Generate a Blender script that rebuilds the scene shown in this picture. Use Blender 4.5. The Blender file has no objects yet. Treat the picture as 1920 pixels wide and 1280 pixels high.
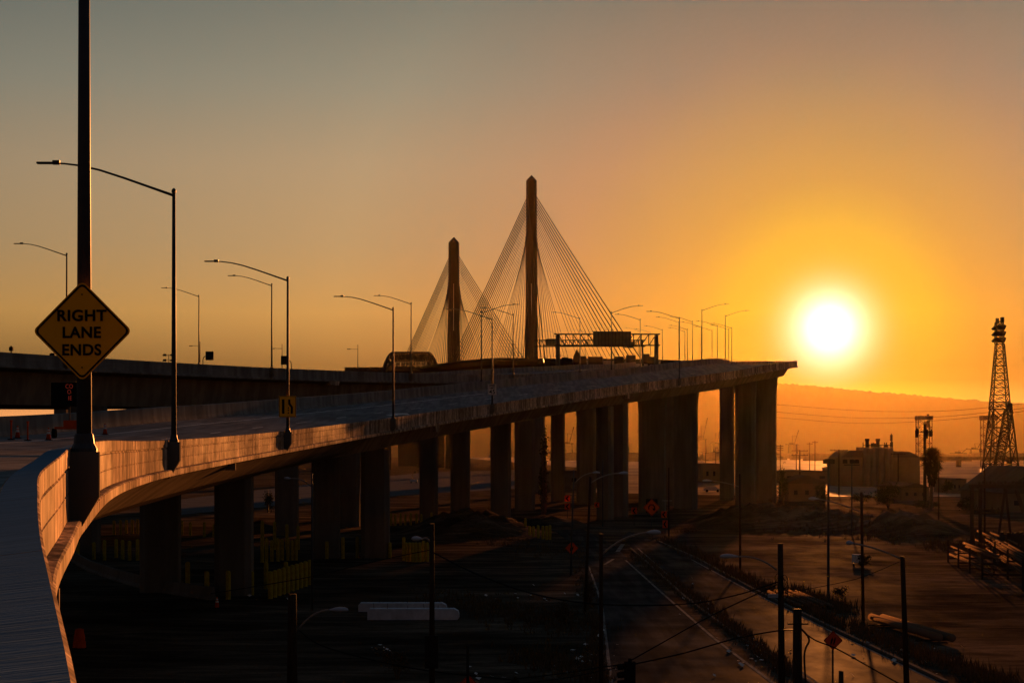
import bpy, bmesh, math, random
from mathutils import Vector, Matrix
random.seed(7)
SC = bpy.context.scene
COL = SC.collection
R = math.radians
PI = math.pi
F = 3733.0            # focal length in pixels of a 1920 wide picture (70 mm lens)
CAMZ = 9.0            # camera height above the ground under the ramp
HZ = 852.0            # row of the horizon

# ------------------------------------------------------------------ camera, world, sun, exposure
cam = bpy.data.cameras.new('camera'); co = bpy.data.objects.new('camera', cam); COL.objects.link(co)
cam.lens = 70; cam.sensor_width = 36; cam.shift_y = (HZ - 640) / 1920
cam.clip_start = 0.1; cam.clip_end = 30000
co.location = (0, 0, CAMZ); co.rotation_euler = (PI / 2, 0, 0)
SC.camera = co
SUN = Vector((595, 3733, 237)).normalized()
SUN_EL = math.asin(SUN.z); SUN_AZ = math.atan2(SUN.x, SUN.y)
sl = bpy.data.lights.new('sun', 'SUN'); sl.energy = 3.6; sl.angle = R(0.5); sl.color = (1.0, 0.32, 0.07)
so = bpy.data.objects.new('sun', sl); COL.objects.link(so)
LAMP = Vector((595, 3733, 274)).normalized()      # the lamp stands at the upper rim of the glare
so.rotation_euler = LAMP.to_track_quat('Z', 'Y').to_euler()
SC.view_settings.view_transform = 'Standard'; SC.view_settings.look = 'None'
SC.view_settings.exposure = 1.7; SC.view_settings.gamma = 1.0
EXPF = 2 ** 1.7

W = bpy.data.worlds.new('World'); SC.world = W; W.use_nodes = True
nt = W.node_tree; nt.nodes.clear()
def N(t, **k):
    n = nt.nodes.new(t)
    for a, b in k.items(): setattr(n, a, b)
    return n
L = lambda a, b: nt.links.new(a, b)
out = N('ShaderNodeOutputWorld'); add = N('ShaderNodeAddShader')
bg1 = N('ShaderNodeBackground'); bg2 = N('ShaderNodeBackground')
sky = N('ShaderNodeTexSky', sky_type='NISHITA', sun_disc=False, sun_elevation=SUN_EL, sun_rotation=SUN_AZ)
sky.dust_density = 4.0; sky.air_density = 1.0
L(sky.outputs[0], bg1.inputs[0]); bg1.inputs[1].default_value = 0.0008
tc = N('ShaderNodeTexCoord')
nrm = N('ShaderNodeVectorMath', operation='NORMALIZE'); L(tc.outputs['Generated'], nrm.inputs[0])
dot = N('ShaderNodeVectorMath', operation='DOT_PRODUCT'); L(nrm.outputs[0], dot.inputs[0]); dot.inputs[1].default_value = SUN
ac = N('ShaderNodeMath', operation='ARCCOSINE', use_clamp=False); L(dot.outputs['Value'], ac.inputs[0])
sep = N('ShaderNodeSeparateXYZ'); L(nrm.outputs[0], sep.inputs[0])
asn = N('ShaderNodeMath', operation='ARCSINE'); L(sep.outputs[2], asn.inputs[0])
def ramp(src, lo, hi, stops, mul=1.0):
    mr = N('ShaderNodeMapRange'); mr.inputs[1].default_value = R(lo); mr.inputs[2].default_value = R(hi)
    L(src, mr.inputs[0])
    cr = N('ShaderNodeValToRGB'); cr.color_ramp.interpolation = 'B_SPLINE' if False else 'EASE'
    cr.color_ramp.interpolation = 'LINEAR'
    el = cr.color_ramp.elements
    while len(el) < len(stops): el.new(0.5)
    for i, (a, c) in enumerate(stops): el[i].position = (a - lo) / (hi - lo)
    for i, (a, c) in enumerate(stops): el[i].color = (c[0] * mul, c[1] * mul, c[2] * mul, 1)
    L(mr.outputs[0], cr.inputs[0]); return cr.outputs[0]
# sky colour against elevation, and its change away from the low sun
#TAB0
ELEV = [(0.8, (1.0000, 0.2971, 0.0898)), (2.2, (0.1416, 0.0537, 0.0156)), (4, (0.4175, 0.1676, 0.0461)), (6, (0.3396, 0.1678, 0.0773)), (8.2, (0.3060, 0.1696, 0.0973)), (10.5, (0.2026, 0.1459, 0.1055)), (13, (0.1241, 0.1038, 0.0847)), (20, (0.0931, 0.0934, 0.0932)), (35, (0.0559, 0.0744, 0.0873)), (90, (0.0827, 0.1269, 0.1500))]
AWAY = [(0, (1.0000, 0.7854, 0.0235)), (1.5, (0.8174, 0.8671, 0.0671)), (2.7, (0.6682, 0.9574, 0.1921)), (4, (0.5462, 0.6674, 0.3597)), (8, (0.6487, 0.6840, 0.7262)), (14, (0.7850, 1.0000, 1.0000)), (24, (0.6119, 0.8248, 0.8779)), (40, (0.3635, 0.4615, 0.5444)), (80, (0.2160, 0.2582, 0.3376)), (180, (0.1680, 0.1951, 0.2462))]
SKYMUL = 1.6787
#TAB1
e1 = ramp(asn.outputs[0], -10, 90, [(-10, ELEV[0][1])] + ELEV)
a1 = ramp(ac.outputs[0], 0, 180, AWAY)
m1 = N('ShaderNodeMixRGB', blend_type='MULTIPLY'); m1.inputs[0].default_value = 1; L(e1, m1.inputs[1]); L(a1, m1.inputs[2])
m2 = N('ShaderNodeVectorMath', operation='SCALE'); L(m1.outputs[0], m2.inputs[0]); m2.inputs[3].default_value = SKYMUL
# the sun's own glare in the dusty air round it
def glow(width, power, colr):
    d = N('ShaderNodeMath', operation='DIVIDE'); L(ac.outputs[0], d.inputs[0]); d.inputs[1].default_value = R(width)
    p = N('ShaderNodeMath', operation='POWER'); L(d.outputs[0], p.inputs[0]); p.inputs[1].default_value = power
    ng = N('ShaderNodeMath', operation='MULTIPLY'); L(p.outputs[0], ng.inputs[0]); ng.inputs[1].default_value = -1
    ex = N('ShaderNodeMath', operation='EXPONENT'); L(ng.outputs[0], ex.inputs[0])
    s = N('ShaderNodeVectorMath', operation='SCALE'); s.inputs[0].default_value = colr; L(ex.outputs[0], s.inputs[3]); return s.outputs[0]
g1 = glow(0.74, 1.5, (3.2, 2.5, 2.1)); g2 = glow(5.5, 1.6, (.16, .085, .0))
cur = m2.outputs[0]
for g in (g1, g2):
    v = N('ShaderNodeVectorMath', operation='ADD'); L(cur, v.inputs[0]); L(g, v.inputs[1]); cur = v.outputs[0]
L(cur, bg2.inputs[0]); bg2.inputs[1].default_value = 1.0 / EXPF
L(bg1.outputs[0], add.inputs[0]); L(bg2.outputs[0], add.inputs[1]); L(add.outputs[0], out.inputs[0])

# ------------------------------------------------------------------ helpers
def P(x, y, d):
    return Vector(((x - 960) / F * d, d, CAMZ + (HZ - y) / F * d))
def G(x, y, z=0.0):
    d = (CAMZ - z) * F / (y - HZ); return Vector(((x - 960) / F * d, d, z))

MATS = {}
def mat(name, base, rough=0.7, metal=0.0, noise=0.0, scale=3.0, stretch=(1, 1, 1), bump=0.0, bscale=None, c2=None, spec=0.5, emit=None, detail=6, world=False, layers=None, sheen=0.0, srough=.45, lr=(.43, .58), distort=0.0):
    if name in MATS: return MATS[name]
    m = bpy.data.materials.new(name); m.use_nodes = True; t = m.node_tree; b = t.nodes['Principled BSDF']
    b.inputs['Base Color'].default_value = (*base, 1); b.inputs['Roughness'].default_value = rough; b.inputs['Metallic'].default_value = metal
    b.inputs['Specular IOR Level'].default_value = spec
    if emit: b.inputs['Emission Color'].default_value = (*emit[:3], 1); b.inputs['Emission Strength'].default_value = emit[3]
    if world:
        g = t.nodes.new('ShaderNodeNewGeometry'); src = g.outputs['Position']
    else:
        g = t.nodes.new('ShaderNodeTexCoord'); src = g.outputs['Object']
    mp = t.nodes.new('ShaderNodeMapping'); mp.inputs['Scale'].default_value = stretch; t.links.new(src, mp.inputs['Vector'])
    if noise or c2:
        n = t.nodes.new('ShaderNodeTexNoise'); n.inputs['Scale'].default_value = scale; n.inputs['Detail'].default_value = detail; n.inputs['Roughness'].default_value = 0.62
        t.links.new(mp.outputs[0], n.inputs['Vector'])
        cr = t.nodes.new('ShaderNodeValToRGB'); cr.color_ramp.elements[0].position = 0.32; cr.color_ramp.elements[1].position = 0.68
        lo = c2 if c2 else tuple(c * (1 - noise) for c in base); hi = base if c2 else tuple(min(1, c * (1 + noise)) for c in base)
        cr.color_ramp.elements[0].color = (*lo, 1); cr.color_ramp.elements[1].color = (*hi, 1)
        t.links.new(n.outputs['Fac'], cr.inputs[0]); colr = cr.outputs[0]
        for (sc, st, amt) in (layers or []):
            mp2 = t.nodes.new('ShaderNodeMapping'); mp2.inputs['Scale'].default_value = st; t.links.new(src, mp2.inputs['Vector'])
            n2 = t.nodes.new('ShaderNodeTexNoise'); n2.inputs['Scale'].default_value = sc; n2.inputs['Detail'].default_value = 5; n2.inputs['Distortion'].default_value = distort; mp2.inputs['Rotation'].default_value = (0, 0, distort * .45); t.links.new(mp2.outputs[0], n2.inputs['Vector'])
            r2 = t.nodes.new('ShaderNodeValToRGB'); r2.color_ramp.elements[0].position = lr[0]; r2.color_ramp.elements[1].position = lr[1]
            r2.color_ramp.elements[0].color = (1 - amt, 1 - amt, 1 - amt, 1); r2.color_ramp.elements[1].color = (1, 1, 1, 1)
            t.links.new(n2.outputs['Fac'], r2.inputs[0])
            mx = t.nodes.new('ShaderNodeMixRGB'); mx.blend_type = 'MULTIPLY'; mx.inputs[0].default_value = 1
            t.links.new(colr, mx.inputs[1]); t.links.new(r2.outputs[0], mx.inputs[2]); colr = mx.outputs[0]
        t.links.new(colr, b.inputs['Base Color'])
    if bump:
        n3 = t.nodes.new('ShaderNodeTexNoise'); n3.inputs['Scale'].default_value = bscale or scale * 4; n3.inputs['Detail'].default_value = 6
        t.links.new(mp.outputs[0], n3.inputs['Vector'])
        bp = t.nodes.new('ShaderNodeBump'); bp.inputs['Strength'].default_value = bump; bp.inputs['Distance'].default_value = 0.05
        t.links.new(n3.outputs['Fac'], bp.inputs['Height']); t.links.new(bp.outputs[0], b.inputs['Normal'])
    if sheen:      # gloss in noise patches, added for the low sun's grazing glow
        gl = t.nodes.new('ShaderNodeBsdfGlossy'); gl.inputs['Roughness'].default_value = srough; gl.inputs['Color'].default_value = (.9, .85, .8, 1)
        mp4 = t.nodes.new('ShaderNodeMapping'); mp4.inputs['Scale'].default_value = (1, .35, 1); t.links.new(src, mp4.inputs['Vector'])
        n4 = t.nodes.new('ShaderNodeTexNoise'); n4.inputs['Scale'].default_value = .16; n4.inputs['Detail'].default_value = 6; n4.inputs['Roughness'].default_value = .65; t.links.new(mp4.outputs[0], n4.inputs['Vector'])
        r4 = t.nodes.new('ShaderNodeMapRange'); r4.inputs[1].default_value = .42; r4.inputs[2].default_value = .68; r4.inputs[3].default_value = sheen * .12; r4.inputs[4].default_value = sheen; t.links.new(n4.outputs['Fac'], r4.inputs[0])
        mx4 = t.nodes.new('ShaderNodeMixShader'); t.links.new(r4.outputs[0], mx4.inputs[0]); t.links.new(b.outputs[0], mx4.inputs[1]); t.links.new(gl.outputs[0], mx4.inputs[2])
        t.links.new(mx4.outputs[0], t.nodes['Material Output'].inputs['Surface'])
    MATS[name] = m; return m

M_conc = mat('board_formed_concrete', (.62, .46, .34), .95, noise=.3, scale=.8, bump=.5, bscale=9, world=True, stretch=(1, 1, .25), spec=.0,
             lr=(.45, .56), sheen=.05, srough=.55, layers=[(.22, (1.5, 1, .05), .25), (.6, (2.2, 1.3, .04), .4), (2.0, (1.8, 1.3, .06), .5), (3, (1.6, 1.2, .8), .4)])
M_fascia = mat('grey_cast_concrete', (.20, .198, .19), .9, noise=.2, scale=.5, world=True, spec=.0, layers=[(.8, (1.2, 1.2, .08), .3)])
M_conctop = mat('broomed_concrete_sky_tint', (.12, .20, .28), .9, noise=.1, scale=1.2, bump=.35, bscale=7, world=True, stretch=(.5, 3.5, 1), spec=.0, layers=[(22, (.10, 1.6, 1), .14)])  # broom lines, plus the blue skylight of the sunless top painted into the base
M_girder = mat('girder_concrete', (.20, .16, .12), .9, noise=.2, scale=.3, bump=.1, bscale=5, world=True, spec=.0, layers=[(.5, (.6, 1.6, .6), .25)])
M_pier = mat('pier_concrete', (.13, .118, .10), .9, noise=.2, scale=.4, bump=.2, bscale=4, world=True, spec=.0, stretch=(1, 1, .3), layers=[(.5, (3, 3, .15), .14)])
M_deck = mat('deck_surface', (.20, .20, .20), .85, noise=.2, scale=.3, bump=.2, bscale=10, world=True, spec=.0, layers=[(.9, (1.8, .09, 1), .28)])
M_white = mat('road_paint', (.60, .59, .56), .9, spec=.0, noise=.2, scale=2, world=True)
M_steel = mat('galvanised_pole', (.035, .042, .05), .6, metal=.0, spec=.2, noise=.15, scale=4)
M_dark = mat('dark_steel', (.022, .020, .018), .9, spec=.02, noise=.3, scale=3)
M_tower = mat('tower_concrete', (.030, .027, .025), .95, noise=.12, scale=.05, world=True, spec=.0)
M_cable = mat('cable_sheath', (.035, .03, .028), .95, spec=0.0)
M_rust = mat('weathered_steel', (.06, .045, .035), .9, spec=.0, noise=.4, scale=.4, world=True)
M_asph = mat('asphalt', (.060, .058, .056), .85, noise=.3, scale=.25, bump=.3, bscale=8, world=True, spec=.0, sheen=.0045, layers=[(.5, (2.6, .14, 1), .35), (.12, (1, 1, 1), .4)])
M_wood = mat('creosoted_wood', (.035, .024, .017), .95, spec=.05, noise=.4, scale=5, stretch=(3, 3, .3), bump=.4)
M_yel = mat('yellow_paint', (.33, .25, .02), .85, spec=.0, noise=.25, scale=3)
M_sign = mat('yellow_sign_sheet', (.90, .40, .015), .8, spec=.0, noise=.06, scale=2)
M_signor = mat('orange_sign_sheet', (.60, .07, .02), .8, spec=.0, noise=.1, scale=2)
M_black = mat('black_lettering', (.012, .012, .012), .9, spec=.0)
M_signw = mat('white_sign_sheet', (.55, .55, .53), .9, spec=.0, noise=.08, scale=2)
M_alu = mat('aluminium', (.22, .22, .21), .8, spec=.0)
M_orange = mat('orange_plastic', (.55, .07, .015), .9, spec=.0, noise=.15, scale=4)
M_refl = mat('reflective_band', (.60, .57, .53), .8, spec=.0)
M_rubber = mat('rubber', (.015, .015, .015), .95, spec=.0)
M_lamp = mat('lamp_housing', (.28, .34, .42), .8, spec=.0)
M_wire = mat('wire_insulation', (.012, .012, .012), .9, spec=.05)
M_palew = mat('precast_white_concrete', (.40, .44, .50), .9, spec=.0, noise=.25, scale=1.5, bump=.2)
M_wall = mat('stucco', (.12, .10, .08), .95, spec=.0, noise=.2, scale=.2, world=True)
M_roof = mat('metal_roof', (.07, .06, .055), .95, spec=.0, noise=.2, scale=.3)
M_leaf = mat('leaves', (.045, .050, .022), .95, spec=.0, noise=.5, scale=.8)
M_leafd = mat('dry_weeds', (.09, .06, .03), .95, spec=.0, noise=.4, scale=.8)
M_bark = mat('bark', (.09, .065, .045), .95, noise=.3, scale=4)
M_glass = mat('dark_glass', (.02, .022, .025), .6, spec=.02)
M_paint = mat('vehicle_paint', (.03, .028, .026), .9, spec=.0)
M_paintw = mat('white_vehicle_paint', (.40, .40, .40), .8, spec=.0)
M_red = mat('led_red', (.4, .02, .01), .5, emit=(1, .10, .05, .035))
M_green = mat('green_sign_back', (.05, .06, .05), .9, spec=.0, noise=.2, scale=.5)
M_hill = mat('hillside', (.075, .065, .04), 1.0, world=True, spec=.0)
M_dirt = mat('packed_dirt', (.19, .140, .100), .95, c2=(.05, .038, .028), scale=.06, bump=.35, bscale=1.2, world=True, spec=.0, detail=9, sheen=.0035, srough=.55, lr=(.44, .57), distort=1.3,
             layers=[(.10, (.6, 1.3, 1), .45), (.28, (.5, 1.4, 1), .4), (.8, (.35, 1.8, 1), .3), (6, (1, 1, 1), .25)])
M_water = mat('harbour_water', (.06, .05, .04), .6, bump=.2, bscale=.05, world=True, spec=.03)

class MB:
    def __init__(s): s.v = []; s.f = []
    def add(s, vs, fs):
        o = len(s.v); s.v += [tuple(v) for v in vs]; s.f += [tuple(i + o for i in f) for f in fs]; return s
    def box(s, c, size, rz=0.0, rot=None):
        x, y, z = (a / 2 for a in size); m = rot if rot else Matrix.Rotation(rz, 3, 'Z'); c = Vector(c)
        vs = [c + m @ Vector((sx * x, sy * y, sz * z)) for sx in (-1, 1) for sy in (-1, 1) for sz in (-1, 1)]
        return s.add(vs, [(0, 1, 3, 2), (4, 6, 7, 5), (0, 4, 5, 1), (2, 3, 7, 6), (0, 2, 6, 4), (1, 5, 7, 3)])
    def tube(s, pts, rad, seg=8, caps=True):
        pts = [Vector(p) for p in pts]
        if not isinstance(rad, (list, tuple)): rad = [rad] * len(pts)
        vs = []; fs = []; n = len(pts); up = None
        for i, p in enumerate(pts):
            t = (pts[min(i + 1, n - 1)] - pts[max(i - 1, 0)]).normalized()
            if up is None: up = Vector((0, 0, 1)) if abs(t.z) < .9 else Vector((0, 1, 0))
            a = t.cross(up).normalized(); b = a.cross(t).normalized(); up = b
            for k in range(seg):
                an = 2 * PI * (k + .5) / seg; vs.append(p + (a * math.cos(an) + b * math.sin(an)) * rad[i])
        for i in range(n - 1):
            for k in range(seg):
                k2 = (k + 1) % seg; fs.append((i * seg + k, i * seg + k2, (i + 1) * seg + k2, (i + 1) * seg + k))
        if caps: fs.append(tuple(range(seg - 1, -1, -1))); fs.append(tuple((n - 1) * seg + k for k in range(seg)))
        return s.add(vs, fs)
    def bar(s, a, b, w): return s.tube([a, b], w * .7, 4)
    def lathe(s, c, prof, seg=16, sq=1.0):
        vs = []; fs = []; n = len(prof); c = Vector(c)
        for (r, z) in prof:
            for k in range(seg):
                an = 2 * PI * (k + .5) / seg; vs.append(c + Vector((r * math.cos(an), r * math.sin(an) * sq, z)))
        for i in range(n - 1):
            for k in range(seg):
                k2 = (k + 1) % seg; fs.append((i * seg + k, i * seg + k2, (i + 1) * seg + k2, (i + 1) * seg + k))
        fs.append(tuple(range(seg - 1, -1, -1))); fs.append(tuple((n - 1) * seg + k for k in range(seg)))
        return s.add(vs, fs)
    def prism(s, poly, y0, y1, m=None):     # polygon in (x,z), thickness along y, then matrix
        n = len(poly); vs = [Vector((p[0], y0, p[1])) for p in poly] + [Vector((p[0], y1, p[1])) for p in poly]
        if m: vs = [m @ v for v in vs]
        fs = [tuple(range(n)), tuple(range(2 * n - 1, n - 1, -1))] + [(i, i + n, (i + 1) % n + n, (i + 1) % n) for i in range(n)]
        return s.add(vs, fs)
    def build(s, name, m, parent=None, smooth=False, loc=None):
        me = bpy.data.meshes.new(name); me.from_pydata(s.v, [], s.f)
        bm = bmesh.new(); bm.from_mesh(me); bmesh.ops.recalc_face_normals(bm, faces=bm.faces); bm.to_mesh(me); bm.free()
        for mm in (m if isinstance(m, list) else [m]): me.materials.append(mm)
        if smooth:
            for p in me.polygons: p.use_smooth = True
        o = bpy.data.objects.new(name, me); COL.objects.link(o)
        if parent: o.parent = parent
        if loc is not None: o.location = loc
        return o

def tag(o, label=None, cat=None, group=None, kind=None):
    if label: o['label'] = label
    if cat: o['category'] = cat
    if group: o['group'] = group
    if kind: o['kind'] = kind
    return o
def thing(name, label, cat, loc=(0, 0, 0), rz=0.0, group=None):
    o = bpy.data.objects.new(name, None); COL.objects.link(o); o.location = loc; o.rotation_euler = (0, 0, rz); o.empty_display_size = .3
    return tag(o, label, cat, group)
KIDS = {}
def dup(root, loc, rz=0.0, label=None, group=None, scale=None):
    if root not in KIDS: KIDS[root] = [(c, list(c.children)) for c in root.children]
    r = root.copy(); COL.objects.link(r); r.location = loc; r.rotation_euler = (0, 0, rz)
    if scale: r.scale = scale
    if label: r['label'] = label
    if group: r['group'] = group
    for c0, subs in KIDS[root]:
        c = c0.copy(); COL.objects.link(c); c.parent = r
        for g0 in subs:
            g = g0.copy(); COL.objects.link(g); g.parent = c
    return r
class Proto:           # the first placement uses the built thing itself
    def __init__(s, build): s.b = build; s.r = None
    def __call__(s, loc, rz=0.0, label=None, group=None, scale=None):
        if s.r is None:
            s.r = s.b(); r = s.r; KIDS[r] = [(c, list(c.children)) for c in r.children]
            r.location = loc; r.rotation_euler = (0, 0, rz)
            if scale: r.scale = scale
            if label: r['label'] = label
            if group: r['group'] = group
            return r
        return dup(s.r, loc, rz, label, group, scale if scale else (1, 1, 1))
def text_mesh(body, size, xs=1.0, depth=.004, name='legend', m=None, parent=None, loc=(0, 0, 0), bold=0.0):
    cu = bpy.data.curves.new('t', 'FONT'); cu.body = body; cu.size = size; cu.align_x = 'CENTER'; cu.align_y = 'CENTER'; cu.extrude = depth; cu.offset = bold
    cu.space_character = 1.08
    o = bpy.data.objects.new('t', cu); COL.objects.link(o); bpy.context.view_layer.update()
    me = bpy.data.meshes.new_from_object(o.evaluated_get(bpy.context.evaluated_depsgraph_get()))
    bpy.data.objects.remove(o); me.transform(Matrix.Rotation(PI / 2, 4, 'X') @ Matrix.Diagonal((xs, 1, 1, 1))); me.name = name
    me.materials.clear(); me.materials.append(m or M_black)
    q = bpy.data.objects.new(name, me); COL.objects.link(q); q.parent = parent; q.location = loc; return q

class Path:            # a road edge as a curve over the distance y
    def __init__(s, pts): s.p = pts
    def at(s, y):
        p = s.p; i = 0
        while i < len(p) - 2 and y > p[i + 1][1]: i += 1
        def sl(k, c):
            a = p[max(k - 1, 0)]; b = p[min(k + 1, len(p) - 1)]; return (b[c] - a[c]) / (b[1] - a[1])
        a, b = p[i], p[i + 1]; h = b[1] - a[1]; t = (y - a[1]) / h; r = []; dr = []
        for c in (0, 2):
            m0, m1 = sl(i, c) * h, sl(i + 1, c) * h
            r.append((2 * t**3 - 3 * t**2 + 1) * a[c] + (t**3 - 2 * t**2 + t) * m0 + (-2 * t**3 + 3 * t**2) * b[c] + (t**3 - t**2) * m1)
            dr.append(((6 * t**2 - 6 * t) * a[c] + (3 * t**2 - 4 * t + 1) * m0 + (-6 * t**2 + 6 * t) * b[c] + (3 * t**2 - 2 * t) * m1) / h)
        return Vector((r[0], y, r[1] + CAMZ)), math.atan2(dr[0], 1.0)
    def off(s, y, u, se=0.0):    # u metres to the left of the edge
        p, hd = s.at(y); return p + Vector((-math.cos(hd) * u, math.sin(hd) * u, se * u)), hd
def sweep(mb, path, prof, y0, y1, step, se=lambda y: 0.0, prof2=None, caps=True):
    ys = [y0]
    while ys[-1] < y1 - 1e-6: ys.append(min(y1, ys[-1] + step(ys[-1])))
    vs = []; n = len(prof)
    for y in ys:
        pr = prof2(y) if prof2 else prof
        for (u, z) in pr:
            q, hd = path.off(y, u, se(y)); vs.append(q + Vector((0, 0, z)))
    fs = []
    for i in range(len(ys) - 1):
        for k in range(n):
            k2 = (k + 1) % n; fs.append((i * n + k, i * n + k2, (i + 1) * n + k2, (i + 1) * n + k))
    if caps: fs.append(tuple(range(n))); fs.append(tuple((len(ys) - 1) * n + k for k in range(n - 1, -1, -1)))
    return mb.add(vs, fs)
step = lambda y: 1.0 if y < 40 else (2.0 if y < 130 else (4.0 if y < 420 else 10.0))

# ------------------------------------------------------------------ ground, roads, hills
M_rline = mat('worn_road_paint', (.17, .165, .155), .9, spec=.0, noise=.5, scale=.6, world=True)
MOUNDS = [(-5, 232, 9, 16, 2.3), (4, 250, 7, 12, 1.2), (33, 262, 11, 22, 2.3), (42, 250, 8, 14, 1.6), (47, 232, 6, 10, 1.9), (43.5, 236, 5, 8, 1.0), (22, 335, 7, 14, 1.0), (-30, 236, 6, 10, 1.0)]
def gz(x, y):
    z = 0.0
    for (mx, my, rx, ry, h) in MOUNDS:
        q = ((x - mx) / rx) ** 2 + ((y - my) / ry) ** 2
        if q < 1: z += h * (1 - q) ** 1.5 * (1 + .18 * math.sin(x * 1.9 + y * .7) + .12 * math.sin(x * .8 - y * 1.3))
    return z
def frange(a, b, s):
    r = []
    while a < b: r.append(a); a += s
    return r
xs = [-6300, -3000, -1500, -700, -300, -150, -100] + frange(-70, 90, 1.0) + [90, 110, 140, 200, 300, 700, 1500, 3000, 6700]
ysg = [-400, -100, 0, 40, 60] + frange(75, 300, 1.5) + frange(300, 400, 4) + [400, 430, 470, 520, 600, 700, 900, 1200, 1800, 2600, 3600, 5600, 8600]
vs = [(x, y, gz(x, y)) for y in ysg for x in xs]; nx = len(xs)
fs = [(j * nx + i, j * nx + i + 1, (j + 1) * nx + i + 1, (j + 1) * nx + i) for j in range(len(ysg) - 1) for i in range(nx - 1)]
tag(MB().add(vs, fs).build('ground', M_dirt, smooth=True), kind='structure')

def strip(name, left, right, z, m, n=8):
    def dens(pl):
        o = []
        for a, b in zip(pl, pl[1:]):
            for k in range(n): o.append(a.lerp(b, k / n))
        return o + [pl[-1]]
    l = dens([G(*p) for p in left]); r = dens([G(*p) for p in right])
    k = min(len(l), len(r)); vs = [];
    for i in range(k): vs += [(l[i].x, l[i].y, z), (r[i].x, r[i].y, z)]
    return MB().add(vs, [(2 * i, 2 * i + 1, 2 * i + 3, 2 * i + 2) for i in range(k - 1)]).build(name, m)
RA_L = [(1150, 1500), (1138, 1280), (1120, 1130), (1096, 1062), (1078, 1025), (1045, 998), (1005, 982), (960, 972)]
RA_R = [(1560, 1400), (1456, 1280), (1343, 1194), (1240, 1104), (1178, 1048), (1150, 1020), (1090, 990), (1010, 968)]
RB_L = [(1640, 1370), (1530, 1285), (1470, 1243), (1380, 1188), (1290, 1120), (1215, 1052), (1187, 1028), (1165, 1006)]
RB_R = [(2000, 1390), (1770, 1280), (1690, 1242), (1560, 1180), (1410, 1106), (1300, 1046), (1230, 1015), (1180, 996)]
tag(strip('street', RA_L, RA_R, .012, M_asph), kind='structure')
tag(strip('side_road', RB_L, RB_R, .02, M_asph), kind='structure')
tag(strip('frontage_road', [(300, 968), (600, 940), (800, 925), (980, 915), (1130, 906), (1320, 902)], [(300, 940), (600, 905), (800, 885), (980, 880), (1130, 888), (1320, 893)], .012,
          mat('worn_concrete_road', (.09, .09, .095), .9, spec=.0, noise=.25, scale=.2, world=True)), kind='structure')
# edge lines and kerbs
def ground_line(mb, pts, w, z):
    pl = [G(*p) for p in pts]
    vs = []
    for i, p in enumerate(pl):
        t = (pl[min(i + 1, len(pl) - 1)] - pl[max(i - 1, 0)]).normalized(); nn = Vector((-t.y, t.x, 0)) * w / 2
        vs += [(p.x + nn.x, p.y + nn.y, z), (p.x - nn.x, p.y - nn.y, z)]
    return mb.add(vs, [(2 * i, 2 * i + 1, 2 * i + 3, 2 * i + 2) for i in range(len(pl) - 1)])
ml = MB(); ground_line(ml, [(x - 5, y + 2) for x, y in RA_R[:5]], .15, .024); ground_line(ml, [(x + 8, y) for x, y in RA_L[1:4]], .14, .024)
ground_line(ml, [(x - 3, y + 3) for x, y in RB_R[:6]], .13, .028); ground_line(ml, [(x + 9, y) for x, y in RB_L[1:7]], .12, .028)
ground_line(ml, [(1158, 1034), (1168, 1020)], .4, .028); ground_line(ml, [(1134, 1058), (1150, 1048)], .25, .028)
tag(ml.build('road_marking', M_rline), kind='structure')
mk = MB()
def kerb(mb, pts, w, h):
    pl = [G(*p) for p in pts]
    for a, b in zip(pl, pl[1:]):
        d = b - a; mb.box((a + b) / 2 + Vector((0, 0, h / 2 - .03)), (d.length, w, h), math.atan2(d.y, d.x))
kerb(mk, [(x + 4, y) for x, y in RB_R[1:7]], .18, .15); kerb(mk, [(x - 5, y) for x, y in RB_L[1:7]], .16, .13)
tag(mk.build('kerb', M_palew if False else M_pier), kind='structure')

# water of the harbour and the flat port land before the hills
tag(MB().add([(242, 1030, .05), (900, 1030, .05), (900, 1260, .05), (296, 1260, .05)], [(0, 1, 2, 3)]).build('water', M_water), kind='structure')
hv = []; hf = []; random.seed(3)
def hill_h(x):      # silhouette of the hill range at 4.6 km
    px = 960 + x / 8000 * F
    pts = [(-2500, 40), (200, 40), (900, 80), (1250, 128), (1460, 134), (1560, 126), (1700, 112), (1850, 98), (2000, 92), (2600, 60), (5000, 30)]
    for (a, ha), (b, hb) in zip(pts, pts[1:]):
        if a <= px <= b:
            h = ha + (hb - ha) * (px - a) / (b - a); break
    else: h = 30
    return h / F * 8000 + CAMZ
cols = 1300
for i in range(cols + 1):
    x = -5600 + 12000 * i / cols
    h = hill_h(x); h += 2 * math.sin(x * .012) + 3 * math.sin(x * .0031 + 1)
    tr = random.random() ** 2.2 * 9 if h > 100 else random.random() * 3
    for (yy, k) in ((7000, 0), (7250, .22), (7500, .48), (7750, .78), (8000, 1.0), (8200, .8), (8400, 0)):
        jit = (tr * .8 if k == 1.0 else 0)
        hv.append((x, yy + (25 * math.sin(x * .013 + k * 5) if 0 < k else 0), max(0, h * k + jit)))
for i in range(cols):
    for k in range(6): hf.append((i * 7 + k, (i + 1) * 7 + k, (i + 1) * 7 + k + 1, i * 7 + k + 1))
tag(MB().add(hv, hf).build('hills', M_hill, smooth=True), kind='structure')

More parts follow.
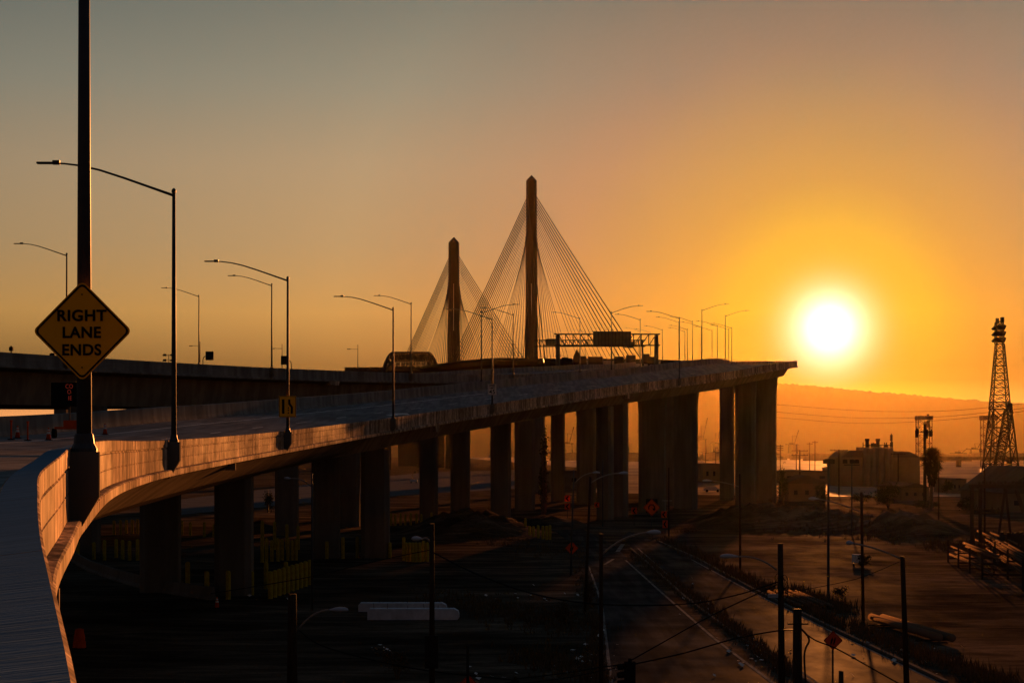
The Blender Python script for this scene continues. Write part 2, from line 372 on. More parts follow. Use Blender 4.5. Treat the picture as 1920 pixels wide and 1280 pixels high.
# ------------------------------------------------------------------ the ramp the camera looks along
RAMP = Path([(14, -60, -1.9), (6.2, -25, -1.1), (2.5, -10, -.72), (0.10, 0, -.54), (-.96, 4.4, -.50), (-1.63, 7.1, -.47), (-2.50, 10.6, -.42), (-3.75, 15.8, -.32), (-5.0, 21.6, -.19), (-6.0, 27, -.01),
             (-6.55, 30, .10), (-9.0, 45, .32), (-11.1, 60, .41), (-12.4, 73, .53), (-13.4, 95, .88), (-13.4, 119, 1.42), (-11.7, 150, 2.42), (-9.9, 166, 3.07), (-6.3, 190, 4.25), (-2.1, 212, 5.4),
             (3.6, 235, 6.85), (10, 257, 8.35), (17.6, 280, 10.0), (25.4, 300, 11.5), (36.5, 325, 13.7), (46.0, 352, 16.0), (53.6, 378, 17.75), (63, 440, 20.6), (71, 500, 23.4), (80, 580, 27.2), (83, 650, 30.5),
             (81, 716, 33.6), (70, 790, 37.3), (57, 866, 41.5), (32, 1016, 48.8), (8, 1160, 53.5), (-16, 1303, 57), (-41, 1453, 58), (-66, 1600, 56)])
RAMP.p = [(x - (.19 if 44 < y < 420 else .10 if 20 < y <= 44 else 0), y, z) for x, y, z in RAMP.p]
RW = 15.0
SE = lambda y: (.058 + .024 * min(1, max(0, (y - 105) / 50))) if y < 300 else max(.015, .082 - (y - 300) / 140 * .067)
ramp = thing('curved_ramp', 'curving elevated concrete ramp with sunlit outer parapet sweeping from the foreground to the cable-stayed bridge', 'ramp', RAMP.at(0)[0] * 1.0)
ramp.location = (0, 0, 0)
# parapet: upper band, groove, lower band, ledge of the deck edge
PAR = [(0, -.006), (.012, 0), (.33, 0), (.345, -.02), (.38, -.75), (.46, -1.08), (-.10, -1.08), (-.02, -1.0), (-.02, -.33), (.03, -.31), (.03, -.28), (0, -.26)]
PAR = [(0, -.012), (.015, 0), (.325, -.055), (.345, -.07), (.38, -.75), (.47, -1.07), (.02, -1.07), (.02, -.70), (.035, -.69), (.035, -.675), (.02, -.665), (.02, -.33), (.045, -.31), (.045, -.275), (0, -.26)]
def parapet(y0, y1): return sweep(MB(), RAMP, PAR, y0, y1, step, SE)
seg = [-60, 3.0, 9.2, 15.4] + [21.6 + 6.28 * i for i in range(27)] + [191.5 + 12.2 * i for i in range(16)] + [386, 520, 660, 800]
for a, b in zip(seg, seg[1:]):
    o = parapet(a + .012, b - .012).build('parapet', [M_conc, M_conctop], ramp)
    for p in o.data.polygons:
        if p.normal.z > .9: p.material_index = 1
EDGE = [(-.16, -1.10), (-.16, -1.30), (-.10, -1.33), (.6, -1.36), (.6, -1.075), (-.13, -1.075)]
sweep(MB(), RAMP, EDGE, -60, 800, step, SE).build('deck_edge', M_conc, ramp)
sweep(MB(), RAMP, [(.6, -1.074), (RW - .6, -1.074), (RW - .6, -1.4), (.6, -1.4)], -60, 800, step, SE).build('deck', M_deck, ramp)
INN = [(RW, 0), (RW - .33, 0), (RW - .38, -.8), (RW - .47, -1.07), (RW, -1.07)]
sweep(MB(), RAMP, INN, -60, 437, step, SE).build('parapet', M_fascia, ramp)
sweep(MB(), RAMP, [(RW - .6, -1.075), (RW + .14, -1.075), (RW + .14, -1.33), (RW - .6, -1.36)], -60, 437, step, SE).build('deck_edge', M_conc, ramp)
def G1(y): return [(.05, -1.40), (.55, -1.75), (1.6, -2.55), (2.9, -3.15), (3.4, -3.25), (11.6, -3.25), (14.4, -1.75), (14.8, -1.40)]
def G2(y): return [(.45, -1.40), (1.7, -1.58), (2.0, -1.75), (2.9, -3.2), (3.2, -3.25), (11.6, -3.25), (13, -1.75), (14.6, -1.40)]
sweep(MB(), RAMP, None, -60, 157, step, SE, prof2=lambda y: [(u, z + .004) for u, z in G1(y)]).build('girder', M_girder, ramp) if False else None
def swp(pf, y0, y1):
    mb = MB(); n = len(pf(y0)); 
    return sweep(mb, RAMP, pf(y0), y0, y1, step, SE, prof2=pf)
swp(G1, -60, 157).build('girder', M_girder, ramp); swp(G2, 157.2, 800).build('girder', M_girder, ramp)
# brackets hanging at the joints of the deck edge
def bracket(y, w=1.5, h=.62):
    q, hd = RAMP.at(y); m = Matrix.Translation(q + Vector((0, 0, -1.33))) @ Matrix.Rotation(-hd + PI / 2, 4, 'Z')
    # local x along the edge
    mb = MB(); mb.prism([(-w * .62, 0), (w * .62, 0), (w * .42, -h), (-w * .42, -h)], -.17, .5, m); return mb
for y in (186.2, 276): bracket(y).build('joint_bracket', M_conc, ramp)
for y in (22.3, 97): bracket(y, .22, .35).build('joint_bracket', M_conc, ramp)
# lane lines
def lane(mb, u, y0, y1, w=.12, path=RAMP, se=SE, z=-1.068):
    st = max(1.0, (y1 - y0) / max(1, int((y1 - y0) / 3)))
    return sweep(mb, path, [(u - w / 2, z), (u + w / 2, z)], y0, y1, lambda y: st, se, caps=False)
mk = MB(); lane(mk, RW - 3.2, -20, 250, .16); lane(mk, 1.6, 118, 330, .10)
for u, ph in ((7.9, 0), (4.1, 5)):
    y = -10 + ph
    while y < 330: lane(mk, u, y, y + 3.6, .14); y += 14.6
mk.build('lane_marking', M_white, ramp)
am = MB()
q, hd = RAMP.off(196, 6, SE(196))
for poly in ([(-.18, -1.6), (.18, -1.6), (.18, .4), (-.18, .4)], [(-.6, .4), (.6, .4), (0, 1.9)]):
    vs = []
    for (a, b) in poly:
        r, h2 = RAMP.off(196 + b * 2.2, 6 + a * 1.8, SE(196)); vs.append(r + Vector((0, 0, -1.066)))
    am.add(vs, [tuple(range(len(vs)))])
am.build('lane_arrow', M_white, ramp)
# piers
def pier(x, d, w, dep, ztop, parent, flare=1.0, rz=None, base=0.0):
    mb = MB(); hd = RAMP.at(d)[1] if rz is None else rz
    c = .16; prof = [(-.5 + c, -.5), (.5 - c, -.5), (.5, -.5 + c), (.5, .5 - c), (.5 - c, .5), (-.5 + c, .5), (-.5, .5 - c), (-.5, -.5 + c)]
    lv = [(-.3, 1.0), (ztop - 3.6, 1.0), (ztop - 2.2, 1 + (flare - 1) * .35), (ztop - 1.0, 1 + (flare - 1) * .75), (ztop, flare)]
    if flare == 1.0: lv = [(-.3, 1.0), (ztop, 1.0)]
    m = Matrix.Rotation(-hd, 3, 'Z'); vs = []; n = 8
    for z, k in lv:
        for (a, b) in prof: v = m @ Vector((a * w * k, b * dep, 0)); vs.append((x + v.x, d + v.y, z))
    fs = [tuple(range(n - 1, -1, -1)), tuple((len(lv) - 1) * n + k for k in range(n))]
    for i in range(len(lv) - 1):
        for k in range(n): k2 = (k + 1) % n; fs.append((i * n + k, i * n + k2, (i + 1) * n + k2, (i + 1) * n + k))
    return mb.add(vs, fs).build('pier', M_pier, parent)
def u_of(path, x, d):
    p, hd = path.at(d); return (p.x - x) * math.cos(hd)
def soffit(path, x, d, se, dep):
    p, hd = path.at(d); return p.z + se(d) * max(0, u_of(path, x, d)) - dep
for (px, d, w) in ((301, 131, 2.5), (439, 128, 2.35), (611, 174, 2.4), (704, 174, 2.45), (939, 262, 2.7), (1135, 276, 2.2), (1163, 287, 2.2), (1223, 311, 4.4), (1255, 345, 2.2), (1363, 398, 2.9), (1398, 356, 3.8), (1437, 372, 3.9)):
    x = (px - 960) / F * d
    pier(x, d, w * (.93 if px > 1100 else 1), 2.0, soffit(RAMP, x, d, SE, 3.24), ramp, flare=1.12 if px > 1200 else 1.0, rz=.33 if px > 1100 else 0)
x = (1286 - 960) / F * 330; pier(x, 330, 3.7, 2.2, soffit(RAMP, x, 330, SE, 3.24), ramp, flare=1.16, rz=.3)

# ------------------------------------------------------------------ the upper viaduct on the left
VIA = Path([(-84, 30, 7.7), (-68, 90, 8.0), (-53, 138, 8.4), (-46, 160, 8.6), (-40, 179, 8.85), (-26.4, 219, 9.55), (-13.2, 261, 10.7), (0.2, 303, 12.2), (11.8, 345, 14.5), (25, 388, 17.2), (40.5, 435, 19.9),
            (48.4, 470, 21.6), (55.6, 500, 23.1), (64.6, 580, 27.1), (67.7, 650, 30.4), (65.8, 716, 33.5), (54.9, 790, 37.2), (53.5, 801, 37.7)])
VIA.p = [(x - (.2 if y < 440 else 0), y, z) for x, y, z in VIA.p]
VW = 29.0; SV = lambda y: .0 
via = thing('upper_viaduct', 'long straight concrete viaduct crossing behind the ramp from the left edge of the picture', 'viaduct')
sweep(MB(), VIA, PAR, 30, 800, step, SV).build('parapet', M_fascia, via)
sweep(MB(), VIA, [(VW, 0), (VW - .33, 0), (VW - .47, -1.07), (VW, -1.07)], 30, 800, step, SV).build('parapet', M_fascia, via)
sweep(MB(), VIA, EDGE, 30, 800, step, SV).build('deck_edge', M_fascia, via)
sweep(MB(), VIA, [(.6, -1.074), (VW + .14, -1.074), (VW + .14, -1.4), (.6, -1.4)], 30, 800, step, SV).build('deck', M_deck, via)
sweep(MB(), VIA, [(1.0, -1.41), (1.7, -1.55), (2.0, -4.4), (VW - 2, -4.4), (VW - 1.6, -1.55), (VW - 1, -1.41)], 30, 800, step, SV).build('girder', M_girder, via)
mk = MB()
for u in (1.5, VW - 1.5, 9, 18): lane(mk, u, 150, 795, .14, VIA, SV)
mk.build('lane_marking', M_white, via)
for (px, d, w) in ((538, 222, 2.5), (656, 250, 2.5), (804, 273, 2.5), (863, 297, 2.9), (984, 322, 3.3), (1046, 382, 2.7), (1099, 362, 3.5), (1140, 420, 3), (160, 185, 2.6), (115, 260, 1.6), (1010, 470, 3)):
    x = (px - 960) / F * d; pier(x, d, w, 2.2, VIA.at(d)[0].z - 4.38, via, rz=0)
MB().prism([(0, 0), (3.3, 0), (3.3, -.75), (0, -.75)], 0, 1.5, Matrix.Translation(P(128, 761, 183))).build('pier_cap', M_pier, via)
q, hd = VIA.at(236); MB().prism([(-1.6, 0), (1.6, 0), (1.3, -.5), (-1.3, -.5)], -.18, .4, Matrix.Translation(q + Vector((0, 0, -1.25))) @ Matrix.Rotation(-hd + PI / 2, 4, 'Z')).build('joint_bracket', M_conc, via)

# ------------------------------------------------------------------ cable-stayed bridge
br = thing('cable_stayed_bridge', 'distant cable-stayed bridge with two pointed single towers and fans of cables', 'bridge')
BW = 44.2
Z0 = lambda y: 0.0
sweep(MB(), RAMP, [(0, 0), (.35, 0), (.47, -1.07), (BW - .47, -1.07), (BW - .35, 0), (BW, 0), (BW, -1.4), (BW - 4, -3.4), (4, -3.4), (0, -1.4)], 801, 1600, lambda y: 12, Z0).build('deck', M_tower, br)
for y in (860, 1440, 1560):
    q, hd = RAMP.off(y, BW / 2); MB().box((q.x, q.y, (q.z - 4) / 2), (16, 4, q.z - 4)).build('pier', M_tower, br)
def tower(d, px, ytop, ycap):
    c = P(px, ytop, d); t = (CAMZ - (HZ - 852)) ; zt = c.z; k = d / F
    mb = MB(); vs = []; n = 8
    lv = [(-.3, 15 * k * 2 / 2), (CAMZ + 150 * k * .9, 12.2 * k), (zt - 12 * k, 9.6 * k), (zt - 10 * k, 9.6 * k), (zt, .6 * k)]
    lv = [(-.3, 16 * k), (CAMZ + (HZ - 690) * k, 11.9 * k), (zt - 100 * k, 10.2 * k), (zt - 11 * k, 9.9 * k), (zt - 9 * k, 9.0 * k), (zt, .8 * k)]
    for z, r in lv:
        for i in range(n):
            a = 2 * PI * (i + .5) / n; vs.append((c.x + r * 1.08 * math.cos(a), d + r * 1.08 * math.sin(a), z))
    fs = [tuple((len(lv) - 1) * n + i for i in range(n))]
    for i in range(len(lv) - 1):
        for j in range(n): j2 = (j + 1) % n; fs.append((i * n + j, i * n + j2, (i + 1) * n + j2, (i + 1) * n + j))
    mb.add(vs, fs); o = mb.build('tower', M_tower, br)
    s = MB()     # pale groove plate up the face
    s.box((c.x - .2 * k, d - 10.2 * k, CAMZ + (HZ - 690) * k + 70 * k), (1.2 * k, .6, 175 * k)); s.build('face_plate', M_alu, br)
    return c
stuffc = MB(); nC = 0
for (d, px, yt, ya0, ya1, full) in ((1016, 996.5, 329, 368, 452, 99), (1303, 851, 445, 478, 545, 7)):
    c = tower(d, px, yt, 0); k = d / F
    for side in (-1, 1):            # back span, main span
        for edge in (0, 1):
            for i in range(15):
                f = i / 14; y = d + side * (12 + f * 138)
                q, hd = RAMP.off(y, .8 if edge == 0 else BW - .8); q.z -= .2
                za = CAMZ + (HZ - (ya1 + (ya0 - ya1) * f)) * k
                off = 8.5 * k * (1 if edge == 0 else -1)
                a = Vector((c.x + off * .9, d + side * 3, za)); pts = []
                for t in (0, .25, .5, .75, 1): v = a.lerp(q, t); v.z -= 4 * t * (1 - t) * (.1 + .6 * f); pts.append(v)
                if nC < 60 or (d > 1100 and i >= 5 and nC < 100):
                    MB().tube(pts, .10 if i < 5 else .14 if i < 9 else .23, 5).build('cable', M_cable, br); nC += 1
                else: stuffc.tube(pts, .10 if i < 5 else .14 if i < 9 else .23, 5)
tag(stuffc.build('cable', M_cable, br), kind='stuff')

# old arch bridge far to the left of it
ab = thing('arch_truss_bridge', 'old steel arch truss bridge seen end on beside the left tower of the cable bridge', 'bridge')
def arch(dx, dy0):
    mb = MB(); n = 22; tops = []; bots = []
    for i in range(n + 1):
        f = i / n; px = 716 + 105 * f; d = 1230 + 150 * f
        e = min(1, (1 - abs(2 * f - 1)) / .42); yt = 700 - 39.5 * math.sin(e * PI / 2) ** .8
        tops.append(P(px + dx, yt, d + dy0)); bots.append(P(px + dx, max(yt + 1.5, 700 - 24 * math.sin(min(1, e * .8) * PI / 2)), d + dy0))
    base = [P(716 + 105 * i / n + dx, 700, 1230 + 150 * i / n + dy0) for i in range(n + 1)]
    for i in range(n):
        mb.bar(tops[i], tops[i + 1], 1.1); mb.bar(bots[i], bots[i + 1], .9); mb.bar(tops[i], bots[i + 1], .6); mb.bar(tops[i], bots[i], .6); mb.bar(bots[i], base[i], .5); mb.bar(base[i], base[i + 1], 1.0)
        mb.bar(bots[i], base[i + 1], .22)
    return mb, tops, bots, base
m_, t1, b1, s1 = arch(0, 0); m_.build('arch_truss', M_rust, ab)
m_, t2, b2, s2 = arch(3, 28); m_.build('arch_truss', M_rust, ab)
lat = MB()
for i in range(len(t1)):
    lat.bar(t1[i], t2[i], .9); lat.bar(b1[i], b2[i], .9)
    if i: lat.bar(t1[i], t2[i - 1], .5); lat.bar(t1[i - 1], t2[i], .5); lat.bar(b1[i], b2[i - 1], .5)
    if i % 2 == 0:
        for q in (.2, .45, .7): lat.bar(b1[i].lerp(s1[i], q), b2[i].lerp(s2[i], q), 1.2)
lat.build('lateral_bracing', M_rust, ab)
fl = MB(); fl.box(P(768, 702, 1330), (44, 175, 2.5), -.17); fl.build('deck', M_rust, ab)
for d, px in ((1220, 718), (1390, 820)): q = P(px, 704, d); MB().box((q.x, q.y, q.z / 2), (10, 5, q.z)).build('pier', M_rust, ab)

# ------------------------------------------------------------------ light poles on the decks
def build_light():
    t = thing('ramp_light', 'tall tapered steel lamp post with one curved arm', 'lamp post', group='lamp posts along the ramp and viaduct')
    MB().tube([(0, 0, .12), (0, 0, 9.15)], [.098, .062], 12).build('pole', M_steel, t, True)
    MB().lathe((0, 0, 0), [(.17, -.02), (.17, .03), (.135, .10), (.12, .22), (.11, .24)], 12).build('base', M_steel, t)
    MB().tube([(0, 0, 9.0), (-.8, 0, 9.28), (-1.8, 0, 9.63), (-2.7, 0, 9.92), (-3.4, 0, 10.08), (-4.0, 0, 10.15), (-4.35, 0, 10.16)], [.055, .048, .044, .04, .037, .034, .032], 8).build('arm', M_steel, t, True)
    MB().box((-4.62, 0, 10.17), (.72, .26, .065)).box((-4.28, 0, 10.19), (.26, .17, .15)).build('lamp_head', M_steel, t)
    MB().lathe((0, 0, 9.1), [(.085, 0), (.085, .1), (.03, .17)], 10).build('pole_cap', M_steel, t)
    return t
LIGHT = Proto(build_light)
LG = 'lamp posts along the ramp and viaduct'
def pedestal(path, y, parent, se=0.0):
    q, hd = path.at(y); m = Matrix.Translation(q) @ Matrix.Rotation(-hd, 4, 'Z')
    mb = MB(); w = .21; vs = []
    for (z, o, ww) in ((-.06, .40, .20), (-.74, .40, .20), (-1.40, .02, .10)):
        for (a, b) in ((-.02, -ww), (o + .02, -ww), (o + .02, ww), (-.02, ww)): vs.append(m @ Vector((a if z > -1.3 else a, b, z)))
    mb.add(vs, [(3, 2, 1, 0), (0, 1, 5, 4), (1, 2, 6, 5), (2, 3, 7, 6), (3, 0, 4, 7), (4, 5, 9, 8), (5, 6, 10, 9), (6, 7, 11, 10), (7, 4, 8, 11), (8, 9, 10, 11)])
    return mb.build('lamp_pedestal', M_pier, parent)
def ramp_light(path, y, label, flip=False, u=0.0, se=0.0, s=1.0, ped=None, rz=None):
    q, hd = path.off(y, u, se)
    r = (-hd if rz is None else rz) + (PI if flip else 0)
    if ped: pedestal(path, y, ped)
    return LIGHT(q + Vector((0, 0, -.03)), r, label, LG, (s, s, s))
for y, lb in ((30.2, 'thick nearest lamp post running out of the picture top, carrying RIGHT LANE ENDS sign'),
              (73, 'second lamp post along the outer parapet, just right of the big diamond sign'),
              (119, 'lamp post on the sunlit parapet carrying the small square lane sign'),
              (166, 'lamp post on the outer parapet left of the speed limit sign, no sign on it'),
              (212, 'lamp post on the outer parapet carrying the white speed limit sign'),
              (299.5, 'lamp post on the outer parapet just right of the overhead sign gantry')):
    q, hd = RAMP.off(y, -.19); ped = pedestal(RAMP, y, ramp)
    LIGHT(q + Vector((0, 0, -.04)), -hd * .5, lb, LG, (1, 1, 1) if y > 40 else (1.18, 1.18, 1.06))
for i, y in enumerate((258, 309, 362, 412)):
    ramp_light(RAMP, y, '%s lamp post from the left on the inner parapet, its arm reaching right' % ('first', 'second', 'third', 'fourth')[i], True, RW - .17, SE(y), rz=0)
VL = [(179, 'lamp post on the viaduct standing behind the left shoulder of the big diamond sign'), (219, 'viaduct lamp post just left of the post with the small square sign'), (261, 'lamp post on the viaduct just in front of the old arch bridge'),
      (303, 'lamp post on the viaduct between the two bridge towers'), (345, 'lamp post on the viaduct at the middle of the overhead gantry'), (388, 'lamp post on the viaduct at the right end of the big overhead sign'), (430, 'thick looking lamp post on the viaduct above the bright glint on the deck')]
for y, lb in VL:
    q, hd = VIA.off(y, -.19); pedestal(VIA, y, via); LIGHT(q, -hd * .5, lb, LG, (1, 1, 1))
q = P(373, 683, 265); LIGHT(q, 0, 'lamp post behind the viaduct, left of the boxy sign on a bent pipe', LG, (1, 1, 1))
for (px, yt, d, fl, lb) in ((1273, 602, 425, 0, 'far lamp post right of the gantry, arm to the left, tallest of its cluster'), (1345, 609, 455, 1, 'far lamp post with arm to the right, the taller one of its pair'), (1372, 613, 480, 1, 'far lamp post with arm to the right, rightmost of all'),
                            (1366, 616, 520, 1, 'far lamp post with arm to the right, close left of the rightmost one'), (1335, 618, 560, 1, 'far lamp post with arm to the right, the shorter one of its pair'), (1284, 620, 590, 1, 'far lamp post with arm to the right behind the gantry cluster'),
                            (1289, 616, 530, 0, 'far lamp post with arm to the left behind the gantry cluster'), (1242, 617, 540, 0, 'far lamp post with arm to the left just right of the gantry'), (1315, 611, 470, 0, 'far lamp post with arm to the left standing behind the glint on the deck'),
                            (1220, 622, 600, 1, 'far thin lamp post behind the right gantry post, arm to the right'), (1198, 619, 700, 0, 'thin lamp post beyond the gantry above the big sign'), (1097, 622, 760, 0, 'faint lamp post seen through the left half of the gantry truss'),
                            (1043, 624, 830, 0, 'faint lamp post left of the gantry among the cables'), (972, 634, 1000, 0, 'faint lamp post on the bridge left of the taller tower')):
    q = P(px, yt, d); LIGHT((q.x, q.y, q.z - 9.3), 0, lb, LG, (1, 1, 1))

# ------------------------------------------------------------------ signs on the posts
def diamond_pts(h, r=.09):
    pts = []
    for k in range(4):
        a = k * PI / 2; cx, cz = math.cos(a) * (h - r * 1.25), math.sin(a) * (h - r * 1.25)
        for j in range(-3, 4): b = a + j * PI / 12; pts.append((cx + r * math.cos(b), cz + r * math.sin(b)))
    return pts
def diamond_sign(name, label, loc, h, sheet, lines=None, cat='road sign', border=True, rz=0.0):
    t = thing(name, label, cat, loc, rz)
    MB().prism(diamond_pts(h, h * .11), 0, .006).build('panel', sheet, t)
    if border:
        o = diamond_pts(h * .965, h * .10); i = diamond_pts(h * .915, h * .085); n = len(o)
        vs = [(a, -.004, b) for a, b in o] + [(a, -.004, b) for a, b in i] + [(a, -.0005, b) for a, b in o] + [(a, -.0005, b) for a, b in i]
        fs = [(k, (k + 1) % n, (k + 1) % n + n, k + n) for k in range(n)] + [(k + 2 * n, k + 3 * n, (k + 1) % n + 3 * n, (k + 1) % n + 2 * n) for k in range(n)]
        fs += [(k, k + 2 * n, (k + 1) % n + 2 * n, (k + 1) % n) for k in range(n)] + [(k + n, (k + 1) % n + n, (k + 1) % n + 3 * n, k + 3 * n) for k in range(n)]
        MB().add(vs, fs).build('border', M_black, t)
    MB().box((0, .05, h * .55), (.2, .08, .05)).box((0, .05, -h * .55), (.2, .08, .05)).build('clamp', M_alu, t)
    return t
q, hd = RAMP.off(30.2, -.19)
s1 = diamond_sign('warning_sign', 'yellow diamond sign reading RIGHT LANE ENDS on the nearest lamp post', (q.x + .01, q.y - .18, P(0, 620, 30).z), .745, M_sign, rz=-.04)
for tx, z in (('RIGHT', .225), ('LANE', -.030), ('ENDS', -.292)): text_mesh(tx, .232, 1.06 if tx == 'RIGHT' else 1.0, name='legend', parent=s1, loc=(-.01, -.006, z), bold=.0065)
bt = MB()
for z in (.55, -.55): bt.lathe((0, -.012, z), [(.011, -.008), (.011, .008)], 8)
bt.build('bolt', M_black, s1)
q, hd = RAMP.off(119, -.19)
s2 = thing('lane_sign', 'small yellow sign with lane ends symbol on the third lamp post', 'road sign', (q.x, q.y - .2, P(0, 762, 119).z))
MB().box((0, 0, 0), (1.02, .01, 1.27)).build('panel', M_sign, s2)
fr = MB()
for a in ((0, .60, .94, .03), (0, -.60, .94, .03), (-.475, 0, .03, 1.18), (.475, 0, .03, 1.18)): fr.box((a[0], -.008, a[1]), (a[2], .005, a[3]))
fr.build('border', M_black, s2)
sy = MB(); sy.box((-.25, -.009, 0), (.15, .006, .86))
sy.prism([(.05, .43), (.18, .43), (.18, .2), (.33, -.02), (.33, -.43), (.20, -.43), (.20, -.05), (.05, .14)], -.012, -.006)
for z in (-.08, -.22, -.38): sy.box((.06, -.009, z), (.07, .006, .08))
sy.build('symbol', M_black, s2); MB().box((0, .07, 0), (.2, .12, .06)).build('clamp', M_alu, s2)
q, hd = RAMP.off(212, -.19)
s3 = thing('speed_limit_sign', 'white rectangular SPEED LIMIT 45 sign on the fifth lamp post', 'road sign', (q.x, q.y - .2, P(0, 730, 212).z))
MB().box((0, 0, 0), (.96, .01, 1.2)).build('panel', M_signw, s3)
fr = MB()
for a in ((0, .57, .9, .025), (0, -.57, .9, .025), (-.44, 0, .025, 1.12), (.44, 0, .025, 1.12)): fr.box((a[0], -.008, a[1]), (a[2], .005, a[3]))
fr.build('border', M_black, s3)
for tx, z, s in (('SPEED', .40, .22), ('LIMIT', .15, .22), ('45', -.27, .62)): text_mesh(tx, s, 1.0, name='legend', parent=s3, loc=(0, -.007, z), bold=.012)
MB().box((0, .07, 0), (.2, .12, .06)).build('clamp', M_alu, s3)

# ------------------------------------------------------------------ gantries
def gantry(name, label, x0, x1, ytop, ybot, ypost, d, panels, nb, left_post=True, pw=.5):
    t = thing(name, label, 'sign gantry', P(x0, ypost, d)); off = t.location.copy()
    a = P(x0, ytop, d) - off; b = P(x1, ytop, d) - off; c = P(x0, ybot, d) - off; e = P(x1, ybot, d) - off; k = Vector((0, 1.4, 0))
    tr = MB()
    for o in (Vector((0, 0, 0)), k):
        tr.bar(a + o - Vector((.8, 0, 0)), b + o + Vector((.8, 0, 0)), .2); tr.bar(c + o - Vector((.8, 0, 0)), e + o + Vector((.8, 0, 0)), .2)
        for i in range(nb):
            p0 = a.lerp(b, i / nb) + o; p1 = a.lerp(b, (i + 1) / nb) + o; q0 = c.lerp(e, i / nb) + o; q1 = c.lerp(e, (i + 1) / nb) + o
            tr.bar(p0, q0, .11)
            if i < nb / 2: tr.bar(p0, q1, .13)
            else: tr.bar(q0, p1, .13)
    for i in range(nb + 1): tr.bar(a.lerp(b, i / nb), a.lerp(b, i / nb) + k, .1); tr.bar(c.lerp(e, i / nb), c.lerp(e, i / nb) + k, .1)
    tr.build('truss', M_dark, t)
    for px in ([x0, x1] if left_post else [x1]):
        p = P(px, ytop - 1, d) - off; p.y += .7; bz = P(px, ypost, d).z - off.z - 2
        MB().tube([(p.x, p.y, bz), p], pw * .5, 12).build('post', M_steel, t)
    for (u0, v0, u1, v1) in panels:
        p = P(u0, v0, d - 1) - off; r = P(u1, v1, d - 1) - off
        pm = MB().box((p + r) / 2, (r.x - p.x, .08, p.z - r.z)).build('sign_panel', M_green, t)
        rb = MB(); n = max(3, int((u1 - u0) / 7))
        for i in range(n + 1): x = p.x + (r.x - p.x) * (i + .5) / (n + 1); rb.box((x, p.y - .08, (p.z + r.z) / 2), (.09, .08, p.z - r.z))
        rb.build('rib', M_dark, pm)
    return t
gantry('sign_gantry', 'wide overhead truss gantry with a large dark sign spanning the viaduct', 1046, 1231, 626, 647, 688, 438, [(1112, 621, 1183.5, 647)], 13, pw=1.0)
gantry('sign_gantry', 'smaller overhead gantry behind, left of the wide one, with two small dark signs', 1007, 1205, 637.5, 649, 676, 560, [(1023, 635, 1046, 648), (1170, 640, 1187, 652)], 26, left_post=False, pw=.5)

# ------------------------------------------------------------------ vehicles in silhouette on the viaduct
def vehicle(name, label, px, d, w, h, kind, path=VIA):
    h *= .86; x = (px - 960) / F * d; p, hd = path.at(d); z = p.z - 1.07
    t = thing(name, label, {'car': 'car', 'van': 'van', 'truck': 'truck', 'crane': 'truck'}[kind], (x, d, z), -hd)
    l = {'car': 4.4, 'van': 5.4, 'truck': 9.0, 'crane': 9.0}[kind]; paint = M_paint
    if kind == 'car':
        MB().prism([(-w/2, .3), (w/2, .3), (w/2, .85), (w/2*.94, .95), (-w/2*.94, .95), (-w/2, .85)], -l/2, l/2).build('body', paint, t)
        MB().prism([(-w/2*.9, .95), (w/2*.9, .95), (w/2*.72, h), (-w/2*.72, h)], -l*.3, l*.2).build('cabin', M_glass, t)
    elif kind == 'van':
        MB().prism([(-w/2, .35), (w/2, .35), (w/2, h*.85), (w/2*.9, h), (-w/2*.9, h), (-w/2, h*.85)], -l/2, l/2).build('body', paint, t)
        MB().box((0, -l/2 - .01, h*.7), (w*.75, .04, h*.25)).build('rear_window', M_glass, t)
    else:
        MB().box((0, -.6, .6 + (h - .6)/2), (w, l*.7, h - .6)).build('cargo_box', paint, t); MB().box((0, l*.36, .55 + (h*.75)/2), (w*.92, l*.22, h*.75)).build('cab', paint, t)
        if kind == 'crane': MB().prism([(-w*.55, h), (w*.55, h), (0, h + 2.3)], -1.0, 1.0).build('load', M_dark, t)
    for sx in (-1, 1):
        for sy in (-1, 1): MB().tube([(sx*(w/2 - .22), sy*l*.32, .33), (sx*(w/2 - .0), sy*l*.32, .33)], .33, 10).build('wheel', M_rubber, t)
    return t
VEH = [(1015, 1.7, 1.9, 'car', 'dark low car on the viaduct right of the tall tower foot'), (1038, 1.7, 1.9, 'car', 'dark car on the viaduct under the small gantry sign'), (1060, 1.9, 2.2, 'van', 'dark van right of the left gantry post'),
       (1069, 1.8, 2.0, 'car', 'dark car following the van right of the left gantry post'), (1082, 2.0, 2.6, 'crane', 'truck with a pointed load on the viaduct'), (1093, 2.0, 2.6, 'van', 'rounded dark van right behind the truck with the pointed load'),
       (1117, 4.0, 2.4, 'truck', 'broad box truck under the big overhead sign left edge'), (1161, 2.6, 2.5, 'van', 'dark van under the big overhead sign right edge'), (1183, 2.8, 2.9, 'truck', 'box truck left of the right lamp post pair'),
       (1212, 1.9, 3.3, 'truck', 'tall narrow truck close left of the right gantry post'), (1222, 2.2, 2.4, 'van', 'van at the foot of the right gantry post')]
for i, (px, w, h, k, lb) in enumerate(VEH): vehicle({'car': 'parked_car', 'van': 'van', 'truck': 'truck', 'crane': 'truck'}[k], lb, px, 545 + (i * 37) % 50, w, h + .3, k)
vehicle('van', 'dark van on the ramp deck right of the gantry', 1253, 420, 2.1, 2.0, 'van', VIA)
vehicle('parked_car', 'dark car at the foot of the thick lamp post above the glint', 1319, 470, 2.0, 1.6, 'car', RAMP)

